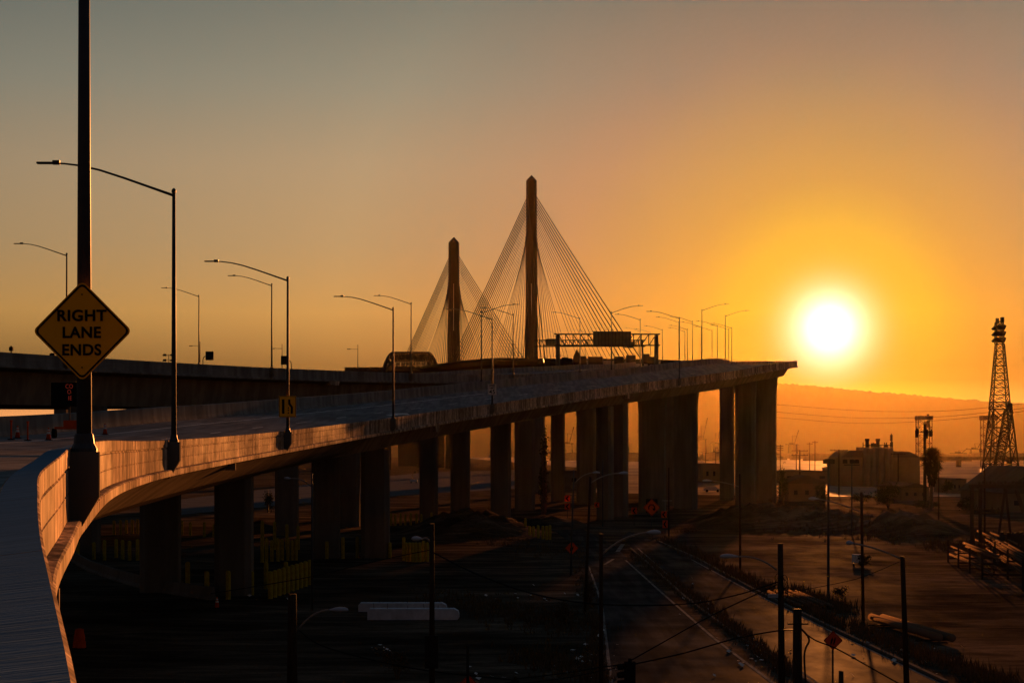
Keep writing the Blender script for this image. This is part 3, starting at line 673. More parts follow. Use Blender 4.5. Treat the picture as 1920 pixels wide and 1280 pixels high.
# ------------------------------------------------------------------ small gear on the viaduct parapet
def on_via(px, name, label, cat, rz=0.0, u=0.15):
    lo, hi = 100, 420
    for _ in range(40):
        md = (lo + hi) / 2; p = VIA.at(md)[0]
        if 960 + p.x / p.y * F < px: lo = md
        else: hi = md
    q, hd = VIA.off(md, u); return thing(name, label, cat, q, rz), md
t, d = on_via(24, 'beacon_box', 'small dark box standing on the viaduct parapet at the far left', 'beacon')
MB().box((0, 0, .33), (.32, .3, .34)).build('housing', M_dark, t); MB().box((0, 0, .07), (.1, .1, .2)).box((0, 0, .54), (.14, .12, .1)).build('bracket', M_dark, t)
t, d = on_via(101, 'junction_box', 'low flat box on the viaduct parapet behind the diamond sign', 'box')
MB().box((0, 0, .08), (.45, .3, .18)).build('housing', M_dark, t); MB().box((0, 0, .19), (.3, .2, .05)).build('lid', M_dark, t)
t, d = on_via(319, 'camera_cluster', 'cluster of four small lamps on the viaduct parapet behind the second lamp post', 'lamps')
MB().tube([(0, 0, 0), (0, 0, .8)], .03).box((0, 0, .7), (.55, .05, .05)).box((0, 0, .2), (.55, .05, .05)).build('mast', M_dark, t)
for sx in (-.42, .32):
    for z in (.72, .2): MB().tube([(sx - .16, -.05, z), (sx + .16, .05, z + .02)], [.09, .12], 10).build('lamp_head', M_dark, t)
for px, sx, lb in ((383, 1, 'boxy dark sign on a bent pipe left of the small square sign'), (549, -1, 'boxy dark sign on a bent pipe beside the third lamp post')):
    t, d = on_via(px, 'box_sign', lb, 'box sign'); k = d / F
    MB().tube([(0, 0, 0), (0, 0, 8 * k), (sx * 1 * k, 0, 12 * k), (sx * 3 * k, 0, 14.5 * k), (sx * 6 * k, 0, 15.5 * k)], .045, 8).build('pipe', M_dark, t)
    MB().box((sx * 12.5 * k, 0, 16 * k), (15 * k, .12, 16.5 * k)).box((sx * 12.5 * k, .1, 16 * k), (13 * k, .12, 14 * k)).build('panel', M_dark, t)
def build_small():
    t = thing('street_lamp', 'x', 'street lamp'); MB().tube([(0, 0, -8), (0, 0, 3.2)], [.1, .05], 8).build('pole', M_dark, t)
    MB().tube([(0, 0, 2.4), (-1.4, 0, 2.45)], .03, 6).build('arm', M_dark, t); MB().box((-1.6, 0, 2.4), (.6, .2, .12)).build('lamp_head', M_dark, t); return t
SMALL = Proto(build_small)
for px, y, lb in ((375, 674, 'tiny far street lamp beside the post left of the bent pipe sign'), (529, 679, 'tiny far street lamp left of the third lamp post'), (671, 680, 'tiny far street lamp alone above the viaduct left of the old arch bridge')):
    SMALL(P(px, y, 420), 0, lb, 'tiny far street lamps above the viaduct', (1.2, 1.2, 1.2))

# ------------------------------------------------------------------ cones, delineators and message trailer on the ramp
def on_ramp(px, d):
    x = (px - 960) / F * d; u = u_of(RAMP, x, d); p, hd = RAMP.off(d, u, SE(d)); return Vector((x, d, RAMP.at(d)[0].z + SE(d) * u - 1.07)), hd
def build_cone():
    t = thing('traffic_cone', 'x', 'traffic cone'); MB().box((0, 0, .02), (.36, .36, .04)).build('foot', M_rubber, t)
    MB().lathe((0, 0, .04), [(.14, 0), (.03, .68)], 14).build('cone', M_orange, t, True)
    MB().lathe((0, 0, .04), [(.099, .32), (.076, .44)], 14).lathe((0, 0, .04), [(.067, .5), (.053, .58)], 14).build('reflective_band', M_refl, t); return t
CONE = Proto(build_cone)
for px, lb in ((33, 'orange traffic cone at the left picture edge, between two delineator posts'), (91, 'orange traffic cone in front of the message trailer wheel'), (197, 'orange traffic cone standing alone right of the nearest lamp post')):
    q, hd = on_ramp(px, 123 if px > 150 else 109); CONE(q, 0, lb, 'traffic cones on the ramp', (1.0, 1.0, .95))
def build_del():
    t = thing('delineator_post', 'x', 'delineator'); MB().lathe((0, 0, 0), [(.2, 0), (.2, .04), (.08, .07)], 12).build('foot', M_rubber, t)
    MB().tube([(0, 0, .06), (0, 0, .95)], .045, 10).lathe((0, 0, .95), [(.045, 0), (.07, .02), (.07, .09), (.03, .1)], 10).build('post', M_orange, t); return t
DEL = Proto(build_del)
for px, lb in ((21, 'orange delineator post nearest the left picture edge'), (52, 'orange delineator post right of the leftmost cone')):
    q, hd = on_ramp(px, 106); DEL(q, 0, lb, 'delineator posts on the ramp')
q, hd = on_ramp(133, 113)
vm = thing('message_trailer', 'trailer with a dark electronic message board half hidden behind the nearest lamp post', 'message board', q)
k = 113 / F; zz = lambda y: P(0, y, 113).z - q.z; xx = lambda x: (x - 133) * k
MB().box((xx(123), 0, (zz(717) + zz(762)) / 2), (53 * k, .18, zz(717) - zz(762))).build('board', M_black, vm)
MB().box((xx(130), 0, zz(715.5)), (26 * k, .3, .05)).build('solar_panel', M_pier, vm)
MB().box((xx(130), .1, (zz(762) + zz(790)) / 2), (.08, .08, zz(762) - zz(790))).build('mast', M_pier, vm)
MB().box((xx(130), .1, .62), (1.5, 1.0, .12)).box((xx(136), .1, .85), (.9, .8, .4)).build('chassis', M_orange, vm)
for sx in (xx(101), xx(158)): MB().tube([(sx - .1, .1, .3), (sx + .1, .1, .3)], .29, 14).build('wheel', M_rubber, vm)
for tx, px, py in (('CO', 130.5, 724.5), ('O', 130.5, 735), ('IE', 132, 746.5)): text_mesh(tx, .35, .8, name='legend', m=M_red, parent=vm, loc=(xx(px), -.1, zz(py)), bold=-.004)

# ------------------------------------------------------------------ bollards
def build_bollard():
    t = MB().lathe((0, 0, 0), [(.155, -.1), (.155, 1.86), (.14, 1.95), (.08, 2.0), (.01, 2.02)], 12).build('bollard', M_yel, smooth=False); return tag(t, 'x', 'bollard', 'yellow steel bollards between the piers')
BOLL = Proto(build_bollard)
def bollards(lst, label, hh=None):
    for it in lst:
        x, y = it[0], it[1]; q = G(x, y); top = it[2] if len(it) > 2 else None
        s = 1.0
        if top: s = ((y - top) / F * q.y) / 2.02
        BOLL((q.x, q.y, gz(q.x, q.y)), 0, label, 'yellow steel bollards between the piers', (1, 1, s))
row = [(507 + i * 8.2, 1122 - i * 2.9, 1070 - i * 2.4) for i in range(10)]
bollards(row, 'yellow bollard in the close row right of the second pier from the left')
bollards([(499, 1103, 1052), (536, 1105, 1052)], 'yellow bollard standing behind the close row')
bollards([(500, 1052, 1008), (510, 1052, 1012), (521, 1052, 1008), (529, 1050, 1010), (540, 1050, 1008), (548, 1050, 1012), (555, 1050, 1010), (492, 1054, 975), (515, 1030, 977), (538, 1030, 982), (559, 1030, 985)], 'yellow bollard in the dim cluster behind the close row')
bollards([(428, 1123, 1069), (472, 1115, 1070), (388, 1118, 1070), (352, 1112, 1052)], 'lone yellow bollard beside the second pier from the left')
bollards([(613, 1047, 1014), (643, 1047, 1006), (670, 1045, 1005), (700, 1043, 1015), (731, 1046, 1016)], 'yellow bollard in the spaced line in front of the middle piers')
bollards([(757, 1050, 1006), (762, 1052, 1016), (768, 1052, 1016), (774, 1053, 1016), (780, 1053, 1016), (787, 1053, 1016), (794, 1052, 1013), (801, 1052, 1016), (812, 1048, 1012)], 'yellow bollard in the tight group behind the hanging street lamp head')
bollards([(733, 985, 961), (741, 985, 963), (751, 984, 961), (760, 984, 963), (770, 984, 961), (781, 984, 962), (790, 984, 963), (809, 982, 960), (826, 978, 961), (833, 977, 960)], 'yellow bollard in the far row under the ramp left of the dirt mound')
bollards([(985, 998, 983), (993, 1003, 986), (1000, 1005, 986), (1009, 1008, 984), (1018, 1010, 985), (1025, 1011, 985), (1031, 1011, 984)], 'yellow bollard in the short row right of the dirt mound')
bollards([(146, 1052, 1014), (176, 1048, 1016), (196, 1050, 1012), (218, 1045, 1010), (230, 1048, 1012), (243, 1050, 1013), (258, 1050, 1010), (214, 1002, 975), (226, 1002, 974), (237, 1000, 974), (248, 1000, 973), (258, 1000, 972), (341, 1002, 975), (357, 1004, 978), (383, 1006, 978), (401, 1006, 982)], 'dim yellow bollard in the dark under the near ramp')

# ------------------------------------------------------------------ low curved barrier, barrel, white cone, precast blocks
jb = [G(x, y) for x, y in ((100, 1010), (116, 1030), (138, 1052), (170, 1070), (215, 1086), (262, 1100), (310, 1110), (360, 1118), (400, 1124))]
t = thing('low_barrier', 'pale curved low concrete barrier along the dark ground under the near ramp', 'barrier')
for i, (a, b) in enumerate(zip(jb, jb[1:])):
    d = b - a; ang = math.atan2(d.y, d.x); m = Matrix.Translation((a + b) / 2) @ Matrix.Rotation(ang + PI / 2, 4, 'Z'); l = d.length / 2 - .02
    MB().prism([(-.30, -.02), (.30, -.02), (.30, .08), (.16, .25), (.09, .8), (-.09, .8), (-.16, .25), (-.30, .08)], -l, l, m).build('barrier_segment', M_pier, t)
t = thing('traffic_barrel', 'dim orange traffic barrel standing in the dark at the lower left', 'traffic barrel', G(149, 1216))
MB().lathe((0, 0, .06), [(.30, 0), (.29, .3), (.26, .32), (.25, .6), (.22, .62), (.20, .85), (.05, .9)], 16).build('drum', M_orange, t); MB().lathe((0, 0, 0), [(.34, 0), (.34, .07)], 12).build('foot', M_rubber, t)
CONE(G(407, 1139), 0, 'pale small cone on the ground between the dark piers at lower left', 'traffic cones on the ramp', (1, 1, .9))
def block(px0, px1, y, h, label):
    a = G(px0, y); b = G(px1, y); l = (b - a).length; t = thing('precast_block', label, 'concrete block', (a + b) / 2, math.atan2((b - a).y, (b - a).x))
    r = .3; x = l / 2
    MB().prism([(-x, .02), (x - .1, .02), (x, .12), (x, h * .55), (x - .06, h * .8), (x - .28, h), (-x + .1, h), (-x, h - .1)], -.45, .45).build('block', M_palew, t)
    random.seed(int(px0))
    for i in range(6): xx_ = -x + .4 + i * (l - .8) / 5 + random.uniform(-.2, .2); MB().tube([(xx_, random.uniform(-.3, .3), h - .05), (xx_ + random.uniform(-.03, .03), 0, h + random.uniform(.15, .35))], .015, 5).build('rebar', M_rust, t)
    return t
block(673, 838, 1146, .52, 'pale long precast concrete block lying behind another one'); block(690, 861, 1161, .62, 'pale long precast concrete block with a rounded right end, the front one')

# ------------------------------------------------------------------ poles on the ground
def cobra(t, p0, p1, hl, name='lamp_head', m=None, rise=.35, r=.035):
    # arm from p0 to p1 and the head beyond it
    p0 = Vector(p0); p1 = Vector(p1); d = p1 - p0; c = p0 + Vector((d.x * .45, d.y * .45, d.z * .5 + rise)); pts = []
    for i in range(9): f = i / 8; pts.append(p0 * (1 - f) ** 2 + c * 2 * f * (1 - f) + p1 * f * f)
    MB().tube(pts, r, 8).build('arm', M_alu, t, True)
    s = 1 if d.x > 0 else -1
    prof = [(0, .04), (.12, .06), (.3, .10), (.55, .125), (.8, .11), (.95, .07), (1.0, .02)]
    vs = []; n = 10
    for f, rr in prof:
        for k in range(n):
            a = 2 * PI * k / n; zz_ = math.sin(a) * rr * (.95 if math.sin(a) > 0 else .55); vs.append(p1 + Vector((s * f * hl, math.cos(a) * rr * 1.25, zz_)))
    fs = [(i * n + k, i * n + (k + 1) % n, (i + 1) * n + (k + 1) % n, (i + 1) * n + k) for i in range(len(prof) - 1) for k in range(n)]
    fs += [tuple(range(n)), tuple((len(prof) - 1) * n + k for k in range(n))]
    MB().add(vs, fs).build(name, m or M_lamp, t, True)
def pole(label, px, ytop, d, w, lean=0.0, name='street_lamp', cat='street lamp', arm=None, mt=None, hl=.75, rise=.35, group=None, extra=None):
    q = P(px, ytop, d); t = thing(name, label, cat, (q.x, d, 0), group=group); h = q.z
    MB().tube([(-lean, 0, -.1), (0, 0, h)], [w * .56, w * .42], 10).build('pole', mt or M_wood, t, True)
    if arm:
        (x0, y0), (x1, y1) = arm; a = P(x0, y0, d); b = P(x1, y1, d)
        cobra(t, (a.x - q.x, 0, a.z), (b.x - q.x, 0, b.z), hl, rise=rise)
    if extra: extra(t, q, d)
    return t
def boxes(*bx):
    def f(t, q, d):
        for (x0, y0, x1, y1) in bx:
            a = P(x0, y0, d); b = P(x1, y1, d); MB().box(((a.x + b.x) / 2 - q.x, -.12, (a.z + b.z) / 2), (b.x - a.x, .3, a.z - b.z)).build('equipment_box', M_dark, t)
    return f
def coils(t, q, d):
    z = P(0, 1085, d).z; mb = MB()
    for k in range(5):
        r = .22 + .05 * k; c = Vector(((-.12, .14, .02, -.05, .1)[k], -.16, z - .1 * k)); mb.tube([c + Vector((math.cos(a) * r * .45, .02 * k, math.sin(a) * r)) for a in [i * PI / 6 for i in range(13)]], .014, 5)
    mb.build('wire_coil', M_wire, t); MB().box((-.28, -.05, P(0, 1116, d).z), (.36, .2, .14)).build('bracket', M_lamp, t)
pole('wooden pole at the bottom centre left with a white street lamp head curving right', 548, 1113, 70, .36, arm=((560, 1178), (618, 1143)), hl=.66, rise=.32, mt=M_wood)
pole('dark pole with a box near its foot and a lamp head pointing left', 810, 981, 76, .21, arm=((806, 1015), (792, 1010)), hl=.42, rise=.16, extra=boxes((797, 1190, 822, 1251)))
pole('dark wooden pole at the bottom centre with a long arm rising right over the street', 1127, 1000, 76, .17, arm=((1129, 1038), (1212, 998)), hl=.55, rise=.30)
pole('wooden pole hung with wire coils, its lamp arm reaching left over the road', 1463, 1018, 76.5, .25, lean=-.06, arm=((1456, 1068), (1384, 1043)), hl=.70, rise=.32, extra=coils)
pole('short thick wooden pole right of the pole with the wire coils', 1495, 1141, 60, .31, name='utility_pole', cat='utility pole', extra=lambda t, q, d: MB().box((0, -.12, P(0, 1168, d).z), (.62, .08, .05)).build('crossarm', M_wood, t))
pole('leaning wooden pole at lower right with a thin lamp arm to the left', 1692, 1042, 76, .21, lean=-.17, arm=((1688, 1047), (1600, 1018)), hl=.28, rise=.12)
pole('wooden lamp pole at right with a blue head on a long arm to the left', 1615, 922, 107, .17, lean=-.10, arm=((1612, 959), (1535, 935)), hl=.55, rise=.12)
pole('wooden lamp pole in front of the right piers with an arm to the left', 1387, 888, 154, .17, lean=-.04, arm=((1385, 912), (1335, 901)), hl=.75, rise=.1)
pole('thin pole between the right piers left of the flared one, no lamp', 1254, 876, 220, .16, name='utility_pole', cat='utility pole', extra=lambda t, q, d: MB().box((-.2, 0, P(0, 938, d).z), (1.1, .08, .1)).build('crossarm', M_alu, t))
pole('thin lamp pole in front of the wide dark pier, its lamp lit pale', 1130, 862, 250, .15, mt=M_steel)
pole('thin lamp pole by the orange diamond sign, arm to the right', 1076, 880, 148, .13, lean=.25, arm=((1078, 905), (1110, 886)), hl=.6, rise=.3, mt=M_steel)
pole('tall leaning lamp pole left of the street, arm to the right', 1107, 893, 113, .16, lean=.32, arm=((1108, 905), (1160, 887)), hl=.55, rise=.25)
pole('thin dark pole before the middle piers with a curved arm to the left', 585, 886, 115, .12, arm=((584, 912), (545, 897)), hl=.4, rise=.3, mt=M_steel)
pole('short dark post at the bottom edge behind the orange sign', 877, 1210, 72, .12, name='sign_post', cat='post', mt=M_dark)
pole('short dark post at the bottom edge right of the orange sign', 1577, 1257, 70, .2, name='sign_post', cat='post', mt=M_dark)

def flood(label, px, ytop, ybase, heads, hw, hh, w=.16):
    d = CAMZ * F / (ybase - HZ); q = P(px, ytop, d); t = thing('floodlight_pole', label, 'floodlight', (q.x, d, 0)); k = d / F
    MB().tube([(0, 0, 0), (0, 0, q.z + 1 * k)], [w * .6, w * .45], 8).build('pole', M_steel, t)
    MB().box((0, 0, q.z - 2 * k), (max(abs(h) for h in heads) * 2 * k + .2, .1, .1)).build('crossarm', M_dark, t)
    for h in heads: MB().box((h * k, -.15, q.z + 4 * k), (hw * k, .35, hh * k)).box((h * k, -.15, q.z + 4 * k + hh * k / 2), (hw * k * .7, .2, .08)).build('lamp_head', M_dark, t)
flood('tall yard light pole with one wide dark head right of the last pier', 1553, 869, 1110, [0], 21, 8); flood('yard light pole with three heads left of the grain building', 1597, 869, 1002, [-13, 0, 9], 8, 7)

def crossarm_pole(label, px, ytop, ybase, arms, w=.3, aw=2.4, group=None, name='utility_pole'):
    d = CAMZ * F / (ybase - HZ) if ybase > HZ + 3 else 700; q = P(px, ytop, d); t = thing(name, label, 'utility pole', (q.x, d, 0), group=group)
    MB().tube([(0, 0, 0), (0, 0, q.z)], [w * .55, w * .4], 8).build('pole', M_wood, t)
    k = d / F
    for a in arms:
        z = P(0, a, d).z; mb = MB().box((0, -.1, z), (aw, .12, .14))
        for s in (-.9, -.5, .5, .9): mb.tube([(s * aw / 2, -.1, z), (s * aw / 2, -.1, z + .25)], .05, 5)
        mb.build('crossarm', M_wood, t)
    return t
UG = 'far utility poles beyond the right piers'
for a in (('double crossarm pole standing in front of the flat roofs, right of the last pier', 1499.5, 843, 935, (845, 853), .35, 3.4), ('single crossarm pole at the left end of the grain building', 1573, 842, 928, (844,), .34, 4.0),
          ('crossarm pole in front of the right half of the grain building', 1684, 850, 925, (851,), .3, 3.4), ('thin pole standing right of the palm tree', 1760, 860, 978, (), .16, 1), ('tall dark pole behind the yard gantry at right', 1846, 873, 1018, (955, 962), .2, 3.0)):
    crossarm_pole(*a, group=UG)
for i, (px, yt, lb) in enumerate(((1463, 833, 'thin far multi-arm pole next to the last pier'), (1493, 832, 'thin far multi-arm pole behind the double crossarm pole'), (1518, 829, 'thin far pole right of the double crossarm pole'), (1528, 826, 'thin far pole, tallest one right of the double crossarm pole'),
                                  (1323, 838, 'thin far pole in the gap between piers, left one'), (1342, 837, 'thin far pole in the gap between piers, right one'))):
    crossarm_pole(lb, px, yt, 852 + 9 * F / 720, (yt + 3, yt + 7, yt + 11, yt + 24) if i not in (2, 3) else (yt + 3,), .32, 2.2, group=UG)

# antenna monopole
def antenna():
    d = 340; q = P(1734, 806, d); k = d / F; t = thing('antenna_mast', 'mobile phone mast with three dark antenna clusters above the palm tree', 'antenna mast', (q.x, d, 0))
    MB().tube([(0, 0, 0), (0, 0, q.z + 1.0)], [.32, .2], 10).build('pole', M_dark, t); MB().box((-1 * k, 0, P(0, 809, d).z), (32 * k, .2, .15)).build('crossarm', M_dark, t)
    random.seed(5)
    for x in (-15, 3, 11):
        mb = MB()
        for j in range(5): mb.box(((x + random.uniform(-2.5, 2.5)) * k, random.uniform(-.3, .3), P(0, 811, d).z + random.uniform(-.35, .25)), (.22, .2, random.uniform(.7, 1.3)))
        mb.build('antenna_panels', M_dark, t)
antenna()

# wires
def wire(label, pts, r=.022, d=76):
    p = [P(x, y, dd) for x, y, dd in [(a + (d,) if len(a) == 2 else a) for a in pts]]; o = []
    for i in range(len(p) - 1):
        for k in range(8):
            t = k / 8; a = p[max(i - 1, 0)]; b = p[i]; c = p[i + 1]; e = p[min(i + 2, len(p) - 1)]
            o.append(.5 * ((2 * b) + (c - a) * t + (2 * a - 5 * b + 4 * c - e) * t * t + (3 * b - a - 3 * c + e) * t ** 3))
    o.append(p[-1]); return tag(MB().tube(o, r, 6).build('overhead_wire', M_wire), label, 'wire', 'sagging overhead wires')
wire('long sagging wire from the boxed pole across the street to the pole with coils', [(812, 1035), (900, 1078), (1010, 1115), (1127, 1132), (1280, 1132), (1380, 1115), (1458, 1090)], .026)
wire('wire rising from the hanging traffic signal to the coil pole, upper one', [(1178, 1240), (1240, 1205), (1340, 1150), (1456, 1096)], .024)
wire('wire from the hanging traffic signal to the short thick pole, lower one', [(1180, 1246), (1280, 1224), (1380, 1196), (1463, 1181), (1492, 1180, 66)], .028)
wire('wire sagging right and down from the lamp pole at bottom centre left', [(562, 1182), (600, 1208), (680, 1232), (800, 1256), (965, 1274)], .024)
wire('wire between the two hanging traffic signals along the bottom', [(965, 1272), (1050, 1262), (1127, 1250), (1178, 1244)], .022)
wire('second wire between the two traffic signals just below the first', [(965, 1282), (1060, 1270), (1120, 1258), (1180, 1247)], .018)
wire('thin wire crossing the dark piers from the left to the boxed pole', [(395, 1112), (470, 1100), (585, 1080), (700, 1052), (808, 1030)], .016)
wire('wire drooping from the short thick pole to the bottom right corner', [(1508, 1185), (1530, 1200), (1570, 1216), (1640, 1255), (1720, 1300)], .026)
wire('cable looping down behind the short thick pole', [(1500, 1176, 60), (1517, 1198, 60), (1508, 1230, 60), (1515, 1330, 60)], .03)
wire('thin wire from the leaning pole towards the coil pole', [(1687, 1052), (1620, 1080), (1560, 1095), (1466, 1112)], .012)
for i, (y0, y1, y2) in enumerate(((762, 770, 761), (776, 779, 770), (786, 786, 776))):
    wire('faint high power line across the hills, %s of three' % ('top', 'middle', 'lowest')[i], [(1455, y0 - 4, 900), (1600, y0 + 7, 800), (1740, y1 + (3 if i else 1), 700), (1860, y2 + 2, 640), (2000, y2 - 16, 600)], .05)

# traffic signals hanging on the wires
def signal(label, px, py, s=1.0):
    q = P(px, py, 76); t = thing('traffic_signal', label, 'traffic signal', q); 
    MB().box((0, 0, -.42 * s), (.36 * s, .28, .85 * s)).box((0, 0, .05), (.12, .1, .16)).build('housing', M_black, t)
    for i in range(3): MB().tube([(-.17 * s, 0, -.15 * s - .27 * s * i), (-.4 * s, -.05, -.17 * s - .27 * s * i)], .10 * s, 10).build('visor', M_black, t)
signal('dark traffic signal hanging on wires at the bottom right of centre', 1181, 1240, 1.15); signal('top of a traffic signal cut by the bottom edge left of centre', 966, 1275, .9)

# ------------------------------------------------------------------ orange signs at ground level
def ground_sign(label, px, py, half, ybase, legend='arrow', d=None, board=False):
    d = d or CAMZ * F / (ybase - HZ); q = P(px, py, d); h = half * d / F
    t = diamond_sign('construction_sign', label, (q.x, d, q.z), h, M_signor, border=True)
    MB().tube([(0, .08, h * .6), (0, .08, -q.z)], .04, 8).build('post', M_steel, t)
    if board: MB().box((0, .03, h * .2), (h * 1.35, .03, h * 1.6)).build('backing_board', M_dark, t)
    sy = MB()
    if legend == 'arrow': sy.prism([(-h*.3, -h*.35), (-h*.12, -h*.35), (-h*.02, h*.05), (h*.02, h*.25), (-h*.12, h*.2), (h*.08, h*.45), (h*.2, h*.15), (h*.1, h*.2), (h*.08, 0)], -.012, -.006)
    elif legend == 'curve': sy.tube([(-h*.35, -.01, -h*.2), (-h*.35, -.01, h*.1), (-h*.15, -.01, h*.33), (h*.15, -.01, h*.33), (h*.32, -.01, h*.1), (h*.3, -.01, -h*.1)], h*.09, 4); sy.prism([(h*.05, -h*.1), (h*.5, -h*.1), (h*.28, -h*.42)], -.012, -.006)
    else:
        sy.prism([(-h*.3, -h*.4), (-h*.18, -h*.4), (-h*.0, h*.1), (-h*.05, h*.35), (-h*.22, h*.05)], -.012, -.006); sy.prism([(.0, -h*.4), (h*.12, -h*.4), (h*.28, h*.1), (h*.22, h*.38), (h*.08, h*.05)], -.012, -.006)
    sy.build('symbol', M_black, t); return t
ground_sign('orange diamond sign with curving arrows on the thin lamp pole left of the street', 1072, 1027, 12.5, 1078, 'two')
ground_sign('large orange diamond sign with a curved arrow on a dark board among the far piers', 1222, 951, 16, 985, 'curve', board=True)
ground_sign('dark red orange diamond sign at the bottom right beside the short thick pole', 1562, 1200, 18, 0, 'two', d=76)
ground_sign('orange diamond sign whose tip shows at the bottom edge', 878, 1284, 20, 0, 'arrow', d=74)
def chevron(label, px, py, w, h, ybase, flip=1):
    d = CAMZ * F / (ybase - HZ); q = P(px, py, d); k = d / F; t = thing('chevron_sign', label, 'road sign', (q.x, d, q.z))
    MB().box((0, 0, 0), (w * k, .02, h * k)).build('panel', M_signor, t); a, b = w * k * .4, h * k * .42
    MB().prism([(-a * flip, 0), (a * .1 * flip, b), (a * .8 * flip, b), (0, 0), (a * .8 * flip, -b), (a * .1 * flip, -b)], -.025, -.012).build('symbol', M_black, t)
    MB().tube([(0, .04, 0), (0, .04, -q.z)], .04, 6).build('post', M_steel, t)
chevron('small chevron sign with arrowhead left of the big orange diamond', 1189, 957, 10, 12, 985); chevron('small chevron sign close right of the big orange diamond', 1245, 964, 10, 12, 992); chevron('lower red panel below the chevron right of the big orange diamond', 1247, 982, 9, 14, 1000)
chevron('small arrow sign on the wide dark pier', 1119, 946, 9, 9, 975); chevron('upper red panel of the stacked pair left of the thin lamp pole', 1064, 934, 10, 11, 970); chevron('lower red panel of the stacked pair left of the thin lamp pole', 1064, 949, 10, 11, 970.5)

# ------------------------------------------------------------------ plants
def leaves(mb, c, rad, n, size, clumps=9, rnd=None):
    rnd = rnd or random; cl = []
    for _ in range(clumps):
        while True:
            v = Vector((rnd.uniform(-1, 1), rnd.uniform(-1, 1), rnd.uniform(-1, 1)))
            if v.length < 1: break
        cl.append((Vector((c[0] + v.x * rad[0] * .7, c[1] + v.y * rad[1] * .7, c[2] + v.z * rad[2] * .7)), rnd.uniform(.25, .5)))
    for i in range(n):
        cc, k = cl[i % clumps]; v = Vector((rnd.gauss(0, .5), rnd.gauss(0, .5), rnd.gauss(0, .5))); p = cc + Vector((v.x * rad[0] * k, v.y * rad[1] * k, v.z * rad[2] * k))
        if p.z < .03: continue
        a = Vector((rnd.uniform(-1, 1), rnd.uniform(-1, 1), rnd.uniform(-1, 1))).normalized() * size * rnd.uniform(.5, 1.2); b = a.cross(Vector((rnd.random(), rnd.random(), rnd.random()))).normalized() * size * .5
        mb.add([p - a * .5, p + b * .6, p + a * .5, p - b * .6], [(0, 1, 2, 3)])
    return mb
def bush(name, label, px, ybase, w, h, n=500, cat='bush', leaf=.25, m=None, trunk=True, d=None, group=None):
    d = d or CAMZ * F / (ybase - HZ); x = (px - 960) / F * d; k = d / F; W_, H_ = w * k / 2, h * k; rnd = random.Random(int(px * 7 + ybase))
    t = thing(name, label, cat, (x, d, gz(x, d)), group=group)
    leaves(MB(), (0, 0, H_ * .52), (W_, W_, H_ * .5), n, leaf, 12, rnd).build('crown', m or M_leaf, t)
    tr = MB()
    for i in range(4): tr.tube([(0, 0, -.1), (rnd.uniform(-.3, .3) * W_, rnd.uniform(-.3, .3) * W_, H_ * .35), (rnd.uniform(-.7, .7) * W_, rnd.uniform(-.5, .5) * W_, H_ * rnd.uniform(.6, .9))], [.1 * H_ / 3, .06 * H_ / 3, .02], 6)
    tr.build('trunk', M_bark, t); return t
TG = 'trees and bushes on the flat land beyond the piers'
for a in (('tree', 'ragged dark tree against the last pier at its foot', 1468, 945, 22, 72, 700, 'tree', .35), ('tree', 'round low tree right of the flat house roof', 1538, 945, 34, 42, 500, 'tree', .35), ('bush', 'wide dark bush below the middle of the grain building', 1665, 952, 74, 46, 900, 'bush', .35),
          ('bush', 'low dark bush left below the grain building', 1615, 945, 50, 26, 500, 'bush', .3), ('bush', 'rounded bush right of the palm trunk', 1812, 958, 44, 28, 500, 'bush', .3), ('bush', 'low scrub directly under the palm', 1735, 955, 60, 20, 400, 'bush', .3),
          ('tree', 'dark tree seen between the dim piers left of the thin pole', 503, 960, 24, 50, 500, 'tree', .3), ('tree', 'tall ragged tree rising between piers at the picture centre', 1020, 968, 22, 170, 1400, 'tree', .4), ('bush', 'bush behind the white cabinet on the dirt yard', 1618, 1062, 34, 26, 500, 'bush', .16),
          ('bush', 'dry bush at the foot of the leaning lamp pole by the street', 1105, 1135, 34, 46, 600, 'bush', .12), ('bush', 'reddish dry weeds near the bottom left of centre', 745, 1272, 66, 62, 700, 'bush', .10), ('bush', 'dark weedy bush beside the street under the long wire', 1060, 1170, 70, 46, 700, 'bush', .12),
          ('bush', 'dark weeds at the end of the steel pipe bundle', 1578, 1122, 44, 24, 500, 'bush', .12), ('bush', 'weeds behind the big orange diamond sign', 1290, 1000, 60, 14, 400, 'bush', .14), ('tree', 'hazy tree at the right foot of the grain building', 1775, 925, 30, 26, 400, 'tree', .5)):
    name, lb, px, yb, w, h, n, cat, lf = a; bush(name, lb, px, yb, w, h, n, cat, lf, m=(M_leafd if ('weed' in lb or 'dry' in lb) else M_leaf), group=TG)
